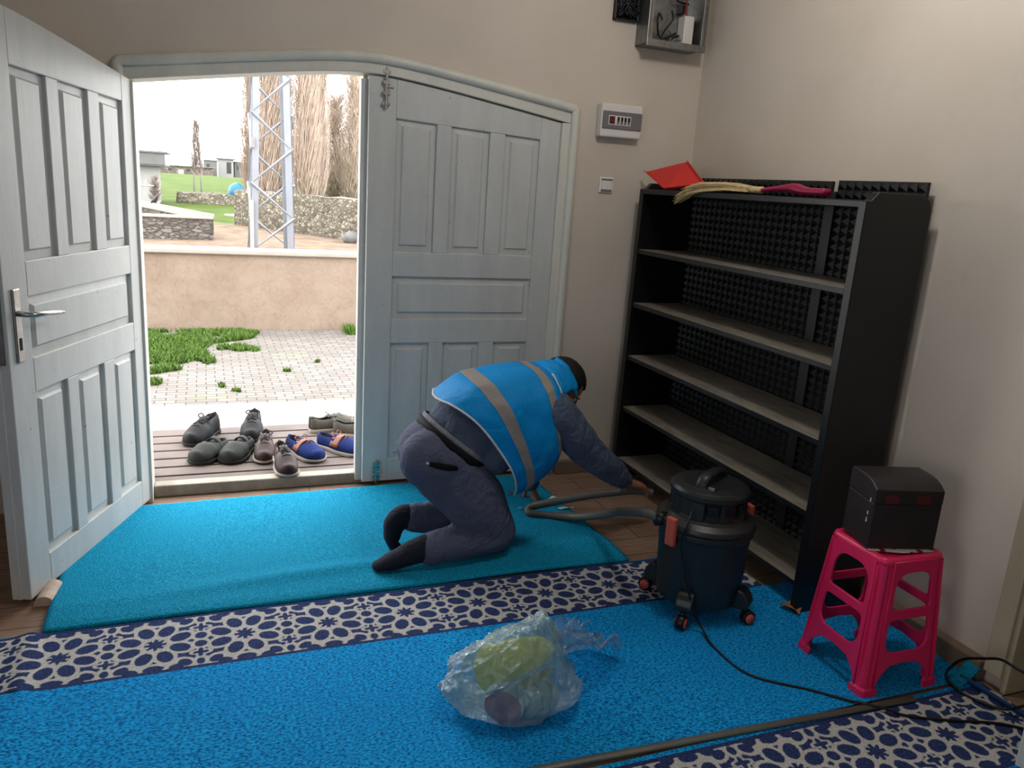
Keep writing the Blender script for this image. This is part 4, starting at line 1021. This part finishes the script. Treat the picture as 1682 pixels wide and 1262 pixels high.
# contents
w = MB().ball((.825, 1.900, .122), (.128, .080, .086), Matrix.Rotation(-.40, 4, 'Y') @ Matrix.Rotation(-.2, 4, 'Z'), sub=5)
for v in w.bm.verts: v.co += noise.noise_vector(v.co * 9) * .03 + noise.noise_vector(v.co * 24) * .010
tag(w.build('yellow_cloth', M['sack'], smooth=True), 'crumpled yellow cloth inside the pale blue carrier bag', 'cloth')
tn = thing('tin', 'round tin with a brownish red end lying inside the carrier bag', 'tin', (.78, 1.88, .012))
c0 = V((.752, 1.802, .069)); dv_ = V((.52, .80, .10)).normalized()
MB().tube([c0 + dv_ * .003, c0 + dv_ * .006, c0 + dv_ * .10, c0 + dv_ * .104], [.056, .060, .060, .056], 32).build('tin_body', M['packet'], tn, smooth=True, bevel=.001)
MB().tube([c0, c0 + dv_ * .005], [.054, .056], 32).build('tin_end', M['tinred'], tn, bevel=.001)
w = MB().ball((.872, 1.820, .066), (.066, .048, .052), Matrix.Rotation(.35, 4, 'Z') @ Matrix.Rotation(-.4, 4, 'Y'), sub=4)
for v in w.bm.verts:
    q = v.co - V((.872, 1.820, .066)); v.co += noise.noise_vector(v.co * 13) * .010; v.co.z = max(v.co.z, .0135)
tag(w.build('white_packet', M['packet'], smooth=True), 'white printed packet beside the tin inside the carrier bag', 'packet')

# ================================================================== SHOES ON THE STEP
SHZ = .0305
def make_shoe(style, um, sm, lm, tongue_m=None, h_heel=.075, h_mid=.072, h_vamp=.062, h_toe=.042, L=.285, W=.052, open_to=.52, dep=.05, extras=(), name='shoe', label='', group='shoes left on the slatted step'):
    s = local_thing(name, label, 'shoe', group)
    def wid(t_): return W * (.66 + .10 * math.sin(t_ * PI) + .34 * smooth01((t_ - .25) / .4)) * (math.sqrt(max(0, 1 - ((t_ - .78) / .225) ** 2)) if t_ > .78 else 1) * (1 if t_ > .10 else math.sqrt(max(.05, 1 - ((.10 - t_) / .115) ** 2)))
    def hgt(t_):
        if t_ < .25: return lerp(h_heel, h_mid, smooth01(t_ / .25))
        if t_ < .62: return lerp(h_mid, h_vamp, smooth01((t_ - .25) / .37))
        return lerp(h_vamp, h_toe, smooth01((t_ - .62) / .30)) * (1 if t_ < .93 else math.sqrt(max(.06, 1 - ((t_ - .93) / .085) ** 2)))
    ts = frange(0, 1, 34); rings = []; SL = .016
    for t_ in ts:
        w_, h_ = max(wid(t_), .004), max(hgt(t_), .008); y = (t_ - .5) * L
        o_ = smooth01((open_to - t_) / .10) * smooth01((t_ - .02) / .06)
        cw_ = .60 if t_ > .3 else .66
        prof = [(-w_, 0), (-w_ * 1.02, h_ * .3), (-w_ * .95, h_ * .6), (-w_ * lerp(.62, .74, o_), h_ * lerp(.90, .97, o_)), (-w_ * lerp(.42, .66, o_), h_ * lerp(.98, 1.0, o_)), (-w_ * lerp(.25, .56, o_), lerp(h_ * 1.03, h_ * .93, o_)), (-w_ * lerp(.1, .46, o_), lerp(h_ * 1.05, max(.006, h_ - dep), o_)), (0, lerp(h_ * 1.06, max(.006, h_ - dep), o_))]
        prof = prof + [(-a, b) for a, b in prof[-2::-1]]
        rings.append([V((a, y, SL + b)) for a, b in prof])
    w = MB(); w.loft(rings); o = w.build('upper', [um, M['lining']], s, smooth=True)
    for p in o.data.polygons:
        c = p.center
        t_ = c.y / L + .5
        if t_ < open_to and abs(c.x) < wid(t_) * .60 and c.z < SL + hgt(t_) * .96: p.material_index = 1
    w = MB(); so_ = []
    for z, k in ((0, .97), (.003, 1.03), (SL - .003, 1.06), (SL + .004, 1.03)):
        so_.append([V((sg * (max(wid(t_), .004) + .003) * k, (t_ - .5) * L * (1 + .012 * k), z + (.010 * smooth01((t_ - .75) / .25) if z < .005 else 0))) for sg, tt in ((-1, ts), (1, ts[::-1])) for t_ in tt])
    w.loft(so_); w.build('sole', sm, s, smooth=True, bevel=.001)
    if 'lace' in extras:
        tg = MB(); tg.grid(frange(-.5, .5, 5), frange(open_to - .16, open_to + .06, 6), lambda u, t_: V((u * W * .85, (t_ - .5) * L, SL + hgt(t_) * (1.04 if t_ > open_to - .04 else 1.16) + .004 - abs(u) * .014))); tg.build('tongue', tongue_m or um, s, smooth=True, solid=.004)
        lc = MB()
        for k in range(5):
            t_ = open_to - .10 + k * .052; z = SL + hgt(t_) * 1.07 + .006; y = (t_ - .5) * L
            lc.tube([(-W * .46, y + (.006 if k % 2 else -.006), z - .012), (0, y, z + .002), (W * .46, y - (.006 if k % 2 else -.006), z - .012)], .0026, 6)
        t_ = open_to - .12; z = SL + hgt(t_) * 1.1; y = (t_ - .5) * L
        for sg in (-1, 1):
            lc.tube(bez([(0, y, z), (sg * .018, y - .008, z + .022), (sg * .036, y - .002, z + .012), (sg * .016, y + .006, z + .002), (0, y, z)], 4), .0026, 6)
            lc.tube([(0, y, z + .002), (sg * .02, y + .02, z - .004), (sg * .035, y + .025, z - .02)], .0024, 6)
        lc.build('laces', lm, s, smooth=True)
    if 'toecap' in extras:
        tc = MB(); tc.grid(frange(-.9, .9, 7), (.70, .715), lambda u, t_: V((u * wid(t_) * .96, (t_ - .5) * L, SL + hgt(t_) * (1.07 - .62 * abs(u) ** 2.2) + .001))); tc.build('toe_seam', lm, s, smooth=True, solid=.002)
    if 'strap' in extras:
        st_ = MB(); st_.grid(frange(-1.06, 1.06, 11), (.30, .36, .42), lambda u, t_: V((u * wid(t_) * .98, (t_ - .5) * L, SL + hgt(.45) * (1.22 - .95 * abs(u) ** 2.5) + .003))); st_.build('heel_strap', um, s, smooth=True, solid=.006)
    if 'tan' in extras:
        st_ = MB(); st_.grid(frange(-1.03, 1.03, 13), frange(open_to - .14, open_to + .07, 6), lambda u, t_: V((u * wid(t_) * 1.06, (t_ - .5) * L, SL + hgt(t_) * (1.12 - .78 * abs(u) ** 2.4) + .004))); st_.build('lace_panel', M['sh_tan'], s, smooth=True, solid=.003)
    return s
def put(s, x, y, yaw_deg, z=SHZ): s.location = (x, y, z); s.rotation_euler = (0, 0, math.radians(yaw_deg)); return s
# yaw: 0 = toe away from the room, 180 = toe to the room
def shoe_pair(mk, a, b, lab_b, sc=1.07):
    s = mk(); put(s, *a); s.scale = (sc, sc, sc); d = dup(s, (b[0], b[1], SHZ), math.radians(b[2]), lab_b, sc); return s, d
shoe_pair(lambda: make_shoe('sneaker', M['sh_black'], M['sole_d'], M['lace'], h_heel=.088, h_mid=.082, h_vamp=.078, h_toe=.05, extras=('lace', 'toecap'), label='black lace-up shoe with bow sticking up, nearest the open door leaf'),
    (-.035, 4.50, 152), (.232, 4.53, 172), 'black lace-up shoe seen from the toe, behind the grey clogs')
shoe_pair(lambda: make_shoe('clog', M['sh_grey'], M['sole_d'], M['lace'], h_heel=.042, h_mid=.046, h_vamp=.066, h_toe=.05, W=.055, L=.27, open_to=.56, dep=.03, extras=('strap',), name='clog', label='grey rubber clog with strap, the farther from the brown shoes'),
    (.0, 4.19, 148), (.14, 4.18, 154), 'grey rubber clog with strap, the nearer to the brown shoes')
shoe_pair(lambda: make_shoe('sneaker', M['sh_brown'], M['sole_w'], M['lace'], h_heel=.075, h_mid=.07, h_vamp=.072, h_toe=.045, W=.046, extras=('lace', 'toecap'), label='dark brown lace-up shoe beside the grey clogs'),
    (.275, 4.17, 174), (.348, 3.885, 184), 'dark brown lace-up shoe poking over the threshold, nearest the room')[1].location.z = .0565
shoe_pair(lambda: make_shoe('boat', M['sh_blue'], M['sole_w'], M['sh_tan'], h_heel=.056, h_mid=.05, h_vamp=.060, h_toe=.042, extras=('lace', 'tan'), label='blue boat shoe with tan lace panel, wholly in view'),
    (.475, 4.13, 206), (.672, 4.17, 222), 'blue boat shoe with tan lace panel, partly behind the closed door leaf')
shoe_pair(lambda: make_shoe('canvas', M['sh_olive'], M['sole_w'], M['lace_g'], h_heel=.07, h_mid=.052, h_vamp=.068, h_toe=.046, L=.27, extras=('lace',), label='olive grey canvas shoe seen side on at the back of the step'),
    (.69, 4.56, -78), (.815, 4.42, -106), 'olive grey canvas shoe cut off by the closed door leaf')

# ================================================================== THE KNEELING MAN
man = thing('person', 'kneeling man in a bright blue vest with two grey bands reaching to the shelf', 'person', (1.1, 2.9, .02))
MZ = .022
def ring_at(c, t_, a, b, n=20, e=1.0, side=(0, 1, 0)):
    t_ = V(t_).normalized(); s_ = V(side); s_ = (s_ - t_ * s_.dot(t_)).normalized(); u_ = s_.cross(t_); u_ = u_ if u_.z > 0 else -u_
    def sg(v): return math.copysign(abs(v) ** e, v)
    return [V(c) + s_ * a * sg(math.cos(2 * PI * k / n)) + u_ * b * sg(math.sin(2 * PI * k / n)) for k in range(n)]
def limb(w, pts, rad, n=14, side=(0, 1, 0), end=True):
    """rounded tapering tube through pts"""
    P = [V(p) for p in pts]; P2 = bez(P, 6); m = len(P) - 1; R_ = []
    for i in range(len(P2)):
        t_ = i / 6; k = min(int(t_), m - 1); f = smooth01(t_ - k); a, b = rad[k], rad[k + 1]
        a = a if isinstance(a, tuple) else (a, a); b = b if isinstance(b, tuple) else (b, b)
        R_.append((lerp(a[0], b[0], f), lerp(a[1], b[1], f)))
    if end:
        for sgn in (0, 1):
            i = -1 if sgn else 0; p = P2[i]; q = P2[-2] if sgn else P2[1]; d = (p - q).normalized(); r = R_[i]
            ext = [(p + d * r[1] * math.sin(a), (r[0] * math.cos(a), r[1] * math.cos(a))) for a in (.5, 1.0, 1.35)]
            if sgn: P2 += [e[0] for e in ext]; R_ += [e[1] for e in ext]
            else: P2 = [e[0] for e in ext[::-1]] + P2; R_ = [e[1] for e in ext[::-1]] + R_
    w.tube(P2, R_, n, side=side)
# joints
SH_R, EL_R, WR_R = (1.295, 2.80, .630), (1.490, 2.825, .435), (1.735, 2.905, .252)
SH_L, EL_L, WR_L = (1.300, 3.10, .620), (1.400, 3.22, .360), (1.440, 3.30, .120)
HD = V((1.412, 2.985, .678)); hf = V((.66, -.16, -.73)).normalized(); hr_ = V((.12, -.985, -.10)); hr_ = (hr_ - hf * hr_.dot(hf)).normalized(); hu = hr_.cross(hf).normalized()
def hp_(f, r, u): return HD + hf * f + hr_ * r + hu * u
HM = Matrix(((hf.x, hr_.x, hu.x, 0), (hf.y, hr_.y, hu.y, 0), (hf.z, hr_.z, hu.z, 0), (0, 0, 0, 1)))
w = MB()
# trunk
limb(w, [(.88, 2.90, .46), (.94, 2.90, .52), (1.05, 2.91, .58), (1.2, 2.94, .62), (1.33, 2.955, .64)], [(.12, .09), (.14, .10), (.15, .105), (.165, .105), (.13, .07)], 20)
limb(w, [(1.30, 2.955, .65), (1.37, 2.965, .665), HD - hu * .02 - hf * .03], [(.07, .06), (.062, .062), (.06, .06)], 14)
# head: skull, face, jaw, nose, ears, brow
w.ball(hp_(-.012, 0, .022), (.098, .076, .092), HM, 4); w.ball(hp_(.030, 0, -.035), (.060, .060, .078), HM, 4); w.ball(hp_(.052, 0, -.083), (.030, .036, .026), HM, 3)
limb(w, [hp_(.085, 0, .015), hp_(.098, 0, -.012), hp_(.112, 0, -.030)], [.011, .013, .016], 10)
w.ball(hp_(.100, 0, -.034), (.010, .018, .008), HM, 2)
for s_ in (-1, 1):
    w.ball(hp_(.072, s_ * .032, .022), (.016, .022, .008), HM, 2)                               # brows
    w.ball(hp_(.060, s_ * .042, -.022), (.022, .020, .022), HM, 2)                              # cheeks
    limb(w, [hp_(-.014, s_ * .076, .018), hp_(-.022, s_ * .086, .008), hp_(-.018, s_ * .082, -.018), hp_(-.006, s_ * .076, -.030)], [.009, .012, .010, .008], 8)
w.ball(hp_(.086, 0, -.056), (.010, .024, .007), HM, 2); w.ball(hp_(.084, 0, -.066), (.010, .021, .007), HM, 2)   # lips
# arms
limb(w, [SH_R, EL_R, WR_R], [.050, .042, .029]); limb(w, [SH_L, EL_L, WR_L], [.050, .042, .029])
# legs (inside the trousers)
limb(w, [(.90, 2.83, .42), (1.09, 2.82, .112), ], [.07, .055]); limb(w, [(1.09, 2.82, .105), (.80, 2.77, .092)], [.05, .035])
limb(w, [(.90, 2.97, .42), (1.10, 3.0, .115)], [.07, .055]); limb(w, [(1.10, 3.0, .105), (.765, 2.95, .15)], [.05, .035])
limb(w, [(.80, 2.77, .092), (.70, 2.77, .07), (.625, 2.773, .050)], [(.034, .034), (.034, .024), (.026, .011)]); limb(w, [(.765, 2.95, .15), (.72, 2.95, .14), (.695, 2.95, .065)], [(.034, .034), (.033, .032), (.030, .018)])
# right hand: reaches down and holds the hose between thumb and fingers
def hand(w, wrist, fwd, palm_n, curl, thumb_dir, L=.085, spread=.018):
    f = V(fwd).normalized(); pn = V(palm_n); pn = (pn - f * pn.dot(f)).normalized(); sd = f.cross(pn).normalized(); W_ = V(wrist)
    limb(w, [W_ - f * .02, W_ + f * .03, W_ + f * L], [(.026, .020), (.036, .018), (.041, .015)], 14, side=tuple(sd))
    for k, ln in enumerate((.068, .078, .072, .056)):
        o_ = (k - 1.5) * spread; b = W_ + f * (L - .012 + (.006 if k in (1, 2) else 0)) + sd * o_; d = (f + sd * o_ * 2.0).normalized(); pts = [b - d * .012, b]; c = curl[k]
        for s_, q in ((.45, .5), (.32, 1.0), (.23, 1.5)):
            a = c * q; dd = d * math.cos(a) + pn * math.sin(a); pts.append(pts[-1] + dd * ln * s_)
        limb(w, pts, [.0095, .0098, .0092, .0085, .0072], 10, side=tuple(sd))
    tb = W_ + f * .022 + sd * thumb_dir * .028; td = (f * .55 + sd * thumb_dir * .55 + pn * .55).normalized(); td2 = (f * .75 + pn * .6 + sd * thumb_dir * .05).normalized()
    limb(w, [tb, tb + td * .030, tb + td * .030 + td2 * .030, tb + td * .030 + td2 * .052], [.013, .011, .0105, .0085], 10, side=tuple(sd))
hand(w, V(WR_R) + V((.010, .004, -.006)), (.88, .34, -.33), (-.30, -.05, -.95), (.62, .68, .74, .82), 1, L=.094, spread=.0195)
hand(w, V(WR_L) + V((.004, .004, -.02)), (.45, .15, -.75), (-.75, .0, -.6), (1.15, 1.2, 1.2, 1.2), 1, L=.075)
body = w.build('person_body', M['skin'], man, remesh=.0042, relax=3)
# eyes
for s_ in (-1, 1): MB().ball(hp_(.068, s_ * .031, .006), (.011, .013, .010), HM, 3).build('eye', M['white'], body, smooth=True)
# hair
w = MB(); w.ball(hp_(-.016, 0, .026), (.104, .082, .097), HM, 5)
for v in list(w.bm.verts):
    q = HM.to_3x3().transposed() @ (v.co - HD)
    if q.z < -.035 - max(0, q.x) * .2 or (q.x > .040 and q.z < .062 + .2 * abs(q.y)) or (q.x > .005 and q.z < .02): w.bm.verts.remove(v)
    else: v.co += noise.noise_vector(v.co * 70) * .0025
w.build('hair', M['hair'], man, smooth=True, solid=.006)

# shirt: trunk and both sleeves
w = MB()
TR = [((.911, 2.90, .473), (.6, 0, .8), .180, .155), ((.970, 2.90, .540), (.75, 0, .62), .182, .155), ((1.06, 2.91, .580), (.92, 0, .35), .180, .160), ((1.18, 2.935, .600), (.98, 0, .15), .184, .160), ((1.28, 2.95, .640), (1, 0, .1), .175, .118), ((1.345, 2.955, .650), (1, 0, .1), .12, .095), ((1.365, 2.96, .655), (1, 0, .1), .075, .07)]
w.loft([ring_at(*r, n=26) for r in TR])
limb(w, [SH_R, (1.40, 2.805, .528), EL_R, (1.61, 2.86, .345), (1.705, 2.893, .272)], [.092, .080, .072, .062, .047], 16)
limb(w, [SH_L, (1.36, 3.17, .49), EL_L, WR_L], [.088, .076, .066, .046], 16)
w.ball((1.06, 2.88, .485), (.13, .165, .13)); w.ball((1.16, 2.90, .50), (.13, .165, .13)); w.ball((1.285, 2.835, .640), (.085, .075, .085)); w.ball((1.29, 3.06, .635), (.085, .075, .085))
w.build('shirt', M['shirt'], man, remesh=.0075, relax=4, disp=.014, dscale=.07)

# trousers
w = MB()
w.loft([ring_at(c, t_, a, b, n=26) for c, t_, a, b in (((.80, 2.90, .36), (.35, 0, .94), .12, .10), ((.825, 2.90, .41), (.4, 0, .92), .20, .150), ((.87, 2.90, .455), (.5, 0, .86), .197, .170), ((.913, 2.90, .485), (.6, 0, .8), .186, .165))])
w.ball((.803, 2.815, .452), (.125, .105, .120), sub=4); w.ball((.833, 2.965, .440), (.125, .105, .118), sub=4)
limb(w, [(.86, 2.805, .42), (.975, 2.80, .280), (1.085, 2.82, .122)], [(.105, .142), (.100, .128), (.085, .092)], 20)
limb(w, [(1.085, 2.82, .112), (.96, 2.795, .108), (.805, 2.77, .096)], [(.084, .086), (.076, .078), (.060, .066)], 18)
limb(w, [(.86, 2.995, .42), (.985, 3.00, .280), (1.10, 3.005, .125)], [(.105, .138), (.098, .120), (.083, .092)], 20)
limb(w, [(1.10, 3.005, .112), (.93, 2.975, .128), (.772, 2.95, .152)], [(.082, .084), (.073, .074), (.058, .060)], 18)
tr_ = w.build('trousers', M['trousers'], man, remesh=.0075, relax=5, disp=.012, dscale=.09)
def belt_band(off0, off1, grow, m, name, th_=.004, a0=-1.9, a1=1.9):
    """strip round the waist between two offsets along the pelvis axis"""
    c, ax = V((.913, 2.90, .487)), V((.6, 0, .8)); rows = []
    for o_ in (off0, (off0 + off1) / 2, off1):
        r = ring_at(c + ax * o_, ax, .186 + grow, .165 + grow, n=60); rows.append(r + [r[0]])
    w = MB(); w.loft([list(x) for x in zip(*rows)], cap=False, closed=False); return w.build(name, m, man, smooth=True, solid=th_)
belt_band(-.018, .014, .001, M['belt'], 'belt', .004)
belt_band(.014, .034, -.003, M['waist'], 'waistband', .004)
w = MB(); q = [(.762, 2.700, .476), (.80, 2.692, .468), (.84, 2.690, .458), (.872, 2.692, .452)]
w.tube(q, [(.003, .009), (.004, .013), (.004, .013), (.003, .008)], 8, side=(0, 1, 0)); pk = w.build('back_pocket', M['belt'], man, smooth=True)
MB().tube([(.752, 2.700, .480), (.764, 2.697, .476)], .005, 8).build('zip_pull', M['chrome'], pk, smooth=True)
# socks
w = MB(); limb(w, [(.83, 2.772, .096), (.785, 2.770, .098), (.735, 2.770, .088), (.66, 2.772, .062), (.590, 2.778, .042)], [(.050, .054), (.049, .058), (.046, .050), (.046, .036), (.030, .018)], 16)
w.build('sock', M['sock'], man, remesh=.005, relax=4)
w = MB(); limb(w, [(.80, 2.952, .152), (.735, 2.95, .158), (.700, 2.95, .135), (.688, 2.948, .085), (.690, 2.948, .042), (.715, 2.95, .034)], [(.050, .052), (.050, .052), (.047, .046), (.045, .036), (.043, .020), (.036, .012)], 16)
w.build('sock', M['sock'], man, remesh=.005, relax=4)

# vest: loose tabard, open at hem and armholes
VT = [((.832, .678), (1.160, .252), .205, 2.90), ((.93, .742), (1.21, .262), .222, 2.91), ((1.05, .768), (1.265, .295), .228, 2.92), ((1.17, .782), (1.325, .335), .222, 2.935), ((1.262, .784), (1.352, .385), .205, 2.945), ((1.300, .780), (1.365, .430), .188, 2.95)]
def vest_pt(t_, th, grow=0.0):
    """t_ 0 hem .. 1 armhole; th 0 = top of the back, + towards the camera side"""
    m = len(VT) - 1; x = min(max(t_, 0), 1) * m; k = min(int(x), m - 1); f = x - k
    def cat(fn):
        p0, p1, p2, p3 = (fn(VT[max(k - 1, 0)]), fn(VT[k]), fn(VT[k + 1]), fn(VT[min(k + 2, m)]))
        return .5 * (2 * p1 + (p2 - p0) * f + (2 * p0 - 5 * p1 + 4 * p2 - p3) * f * f + (3 * p1 - p0 - 3 * p2 + p3) * f ** 3)
    tx, tz, bx_, bz, hw, yc = (cat(lambda r: r[0][0]), cat(lambda r: r[0][1]), cat(lambda r: r[1][0]), cat(lambda r: r[1][1]), cat(lambda r: r[2]), cat(lambda r: r[3]))
    c, s_ = math.cos(th), math.sin(th); cc = math.copysign(abs(c) ** .80, c); ss = math.copysign(abs(s_) ** .86, s_)
    hx_, hz_ = (tx - bx_) / 2, (tz - bz) / 2; l = math.hypot(hx_, hz_); k_ = 1 + grow / l
    sh_ = abs(s_) ** 1.5
    p = V(((tx + bx_) / 2 + hx_ * cc * k_ + .028 * sh_ * (1 - t_), yc - (hw + grow) * ss, (tz + bz) / 2 + hz_ * cc * k_ + .065 * sh_ * (1 - .5 * t_)))
    q = V((t_ * 2.2, th * 1.3, 4)); p += V((.0, -.6, .35)) * noise.noise(q * 1.6) * .020 * min(1, abs(s_) + .35) + V((0, -1, 0)) * noise.noise(q * 4.0 + V((0, 0, 7))) * .007
    return p
w = MB(); w.grid(frange(-2.3, 3.08, 80), frange(0, 1, 44), lambda th, t_: vest_pt(t_, th)); vest = w.build('vest', M['vest'], man, smooth=True, solid=.004, weld=.0005)
for a, b in ((.225, .330), (.675, .775)):
    w = MB(); w.grid(frange(-2.29, 3.07, 80), frange(a, b, 7), lambda th, t_: vest_pt(t_ + .03 * math.cos(th) - .045 * abs(math.sin(th)) * (1 if a < .5 else .6), th, .0035)); w.build('reflective_band', M['reflect'], vest, smooth=True, weld=.0005)
MB().tube([vest_pt(.002, th, .002) for th in frange(-2.3, 3.08, 80)], .0042, 8).build('hem_binding', M['binding'], vest, smooth=True)
MB().tube([vest_pt(1, th, .002) for th in frange(.55, 2.3, 30)], .0042, 8).build('armhole_binding', M['binding'], vest, smooth=True)
MB().tube([vest_pt(t_, 1.95 + .25 * t_, -.0005) for t_ in frange(.45, 1, 40)], .0024, 6).build('side_seam', M['vest'], vest, smooth=True)
# yoke over the shoulders and stand-up collar
w = MB(); rows = []
for f in frange(0, 1, 12):
    row = []
    for th in frange(-1.25, 1.25, 33):
        a = vest_pt(1, th); s_ = math.sin(th * 1.15); c = math.cos(th * 1.15)
        b = V((1.392 + .030 * abs(s_), 2.962 - .124 * s_, .700 + .086 * c - .004 * abs(s_)))
        p = a.lerp(b, f); p.z += .016 * math.sin(f * PI) * c + .006 * noise.noise(V((th * 3, f * 5, 2))); row.append(p)
    rows.append(row)
w.loft(rows, cap=False, closed=False); w.build('vest_yoke', M['vest'], vest, smooth=True, solid=.004)
w = MB(); rows = []
for f in frange(0, 1, 7):
    rows.append([V((1.362 + .040 * abs(math.sin(th)) + .030 * f, 2.968 - (.118 - .020 * f) * math.sin(th), .690 + (.100 + .022 * math.sin(f * PI)) * math.cos(th) - .03 * f * (1 - math.cos(th)))) + noise.noise_vector(V((th * 3, f * 3, 9))) * .006 for th in frange(-1.55, 1.55, 33)])
w.loft(rows, cap=False, closed=False); w.build('vest_collar', M['vest'], vest, smooth=True, solid=.004)
MB().tube([V((1.335 + .02 * abs(math.sin(th)), 2.965 - .125 * math.sin(th), .700 + .094 * math.cos(th))) for th in frange(-1.2, 1.2, 24)], .0035, 6).build('collar_seam', M['vest'], vest, smooth=True)
KO = .66; FILL_POWER = 28; SKY = 7.0; EXPO = 0.1

# ground, walls and trees outdoors: colours darkened to offset the raised sky strength
for k in ('paver', 'concrete', 'plaster', 'coping', 'stone', 'stone2', 'stone3', 'field', 'grass', 'galv', 'housewhite', 'housegrey', 'roofgrey', 'tarp', 'birch', 'slat'):
    for n_ in M[k].node_tree.nodes:
        if n_.type == 'VALTORGB':
            for e in n_.color_ramp.elements:
                if e.color[0] != e.color[1] or e.color[1] != e.color[2]: e.color = scale(e.color, KO)
        if n_.type == 'TEX_BRICK':
            for q in ('Color1', 'Color2', 'Mortar'): n_.inputs[q].default_value = scale(n_.inputs[q].default_value, KO)

# ================================================================== CAMERA AND LIGHT
cam = D.cameras.new('camera'); co = D.objects.new('camera', cam); COL.objects.link(co)
cam.sensor_width = 36; cam.sensor_fit = 'HORIZONTAL'; cam.lens = 1301.31 / 1682 * 36; cam.clip_end = 500
yaw, pit, rol = (math.radians(a) for a in (21.68385, 14.00173, 3.75313))
fw = V((math.sin(yaw) * math.cos(pit), math.cos(yaw) * math.cos(pit), -math.sin(pit))); ri = V((math.cos(yaw), -math.sin(yaw), 0)); up = ri.cross(fw)
r2 = ri * math.cos(rol) + up * math.sin(rol); u2 = -ri * math.sin(rol) + up * math.cos(rol)
co.matrix_world = Matrix(((r2.x, u2.x, -fw.x, 0), (r2.y, u2.y, -fw.y, 0), (r2.z, u2.z, -fw.z, 1.5), (0, 0, 0, 1)))
SC.camera = co
wd = D.worlds.new('overcast'); SC.world = wd; wd.use_nodes = True; nt = wd.node_tree; nt.nodes.clear()
out = nt.nodes.new('ShaderNodeOutputWorld'); bg = nt.nodes.new('ShaderNodeBackground'); nt.links.new(bg.outputs[0], out.inputs[0])
bg.inputs['Color'].default_value = (.98, .99, 1, 1); bg.inputs['Strength'].default_value = SKY
def portal(name, loc, rot, sx, sy):
    l = D.lights.new(name, 'AREA'); l.shape = 'RECTANGLE'; l.size = sx; l.size_y = sy; l.cycles.is_portal = True
    o = D.objects.new(name, l); COL.objects.link(o); o.location = loc; o.rotation_euler = rot
portal('door_portal', (.23, YW + .3, .98), (-PI / 2, 0, 0), 1.0, 2.0)
for i, (a, b) in enumerate(WIN_L): portal('window_portal', (-2.8, -2.0 + (a + b) / 2, 1.65), (0, -PI / 2, 0), 1.3, b - a)
for i, (a, b) in enumerate(WIN_B): portal('window_portal', (-2.8 + (a + b) / 2, -2.0, 1.65), (PI / 2, 0, 0), b - a, 1.3)
# unseen fill lamp, added to brighten the right wall and closed door leaf
LX, LY = 1.50, 2.05
lm = thing('added_fill_lamp', 'added unseen fill light above the hall in front of the black shelf, shaped as a white ceiling lamp', 'lamp', (LX, LY, 2.80))
MB().lathe([(0, 3.0), (.07, 3.0), (.07, 2.985), (.016, 2.98), (.016, 2.86), (.05, 2.85), (.05, 2.82), (0, 2.82)], 24, c=(LX, LY, 0)).build('fill_lamp_body', M['white'], lm, smooth=True)
l = D.lights.new('fill_light', 'POINT'); l.energy = FILL_POWER; l.shadow_soft_size = .11; l.color = (1, .97, .93)
lo = D.objects.new('fill_light', l); COL.objects.link(lo); lo.location = (LX, LY, 2.70)
SC.view_settings.view_transform = 'Standard'; SC.view_settings.look = 'None'; SC.view_settings.gamma = 1
SC.view_settings.use_curve_mapping = False; SC.view_settings.exposure = EXPO
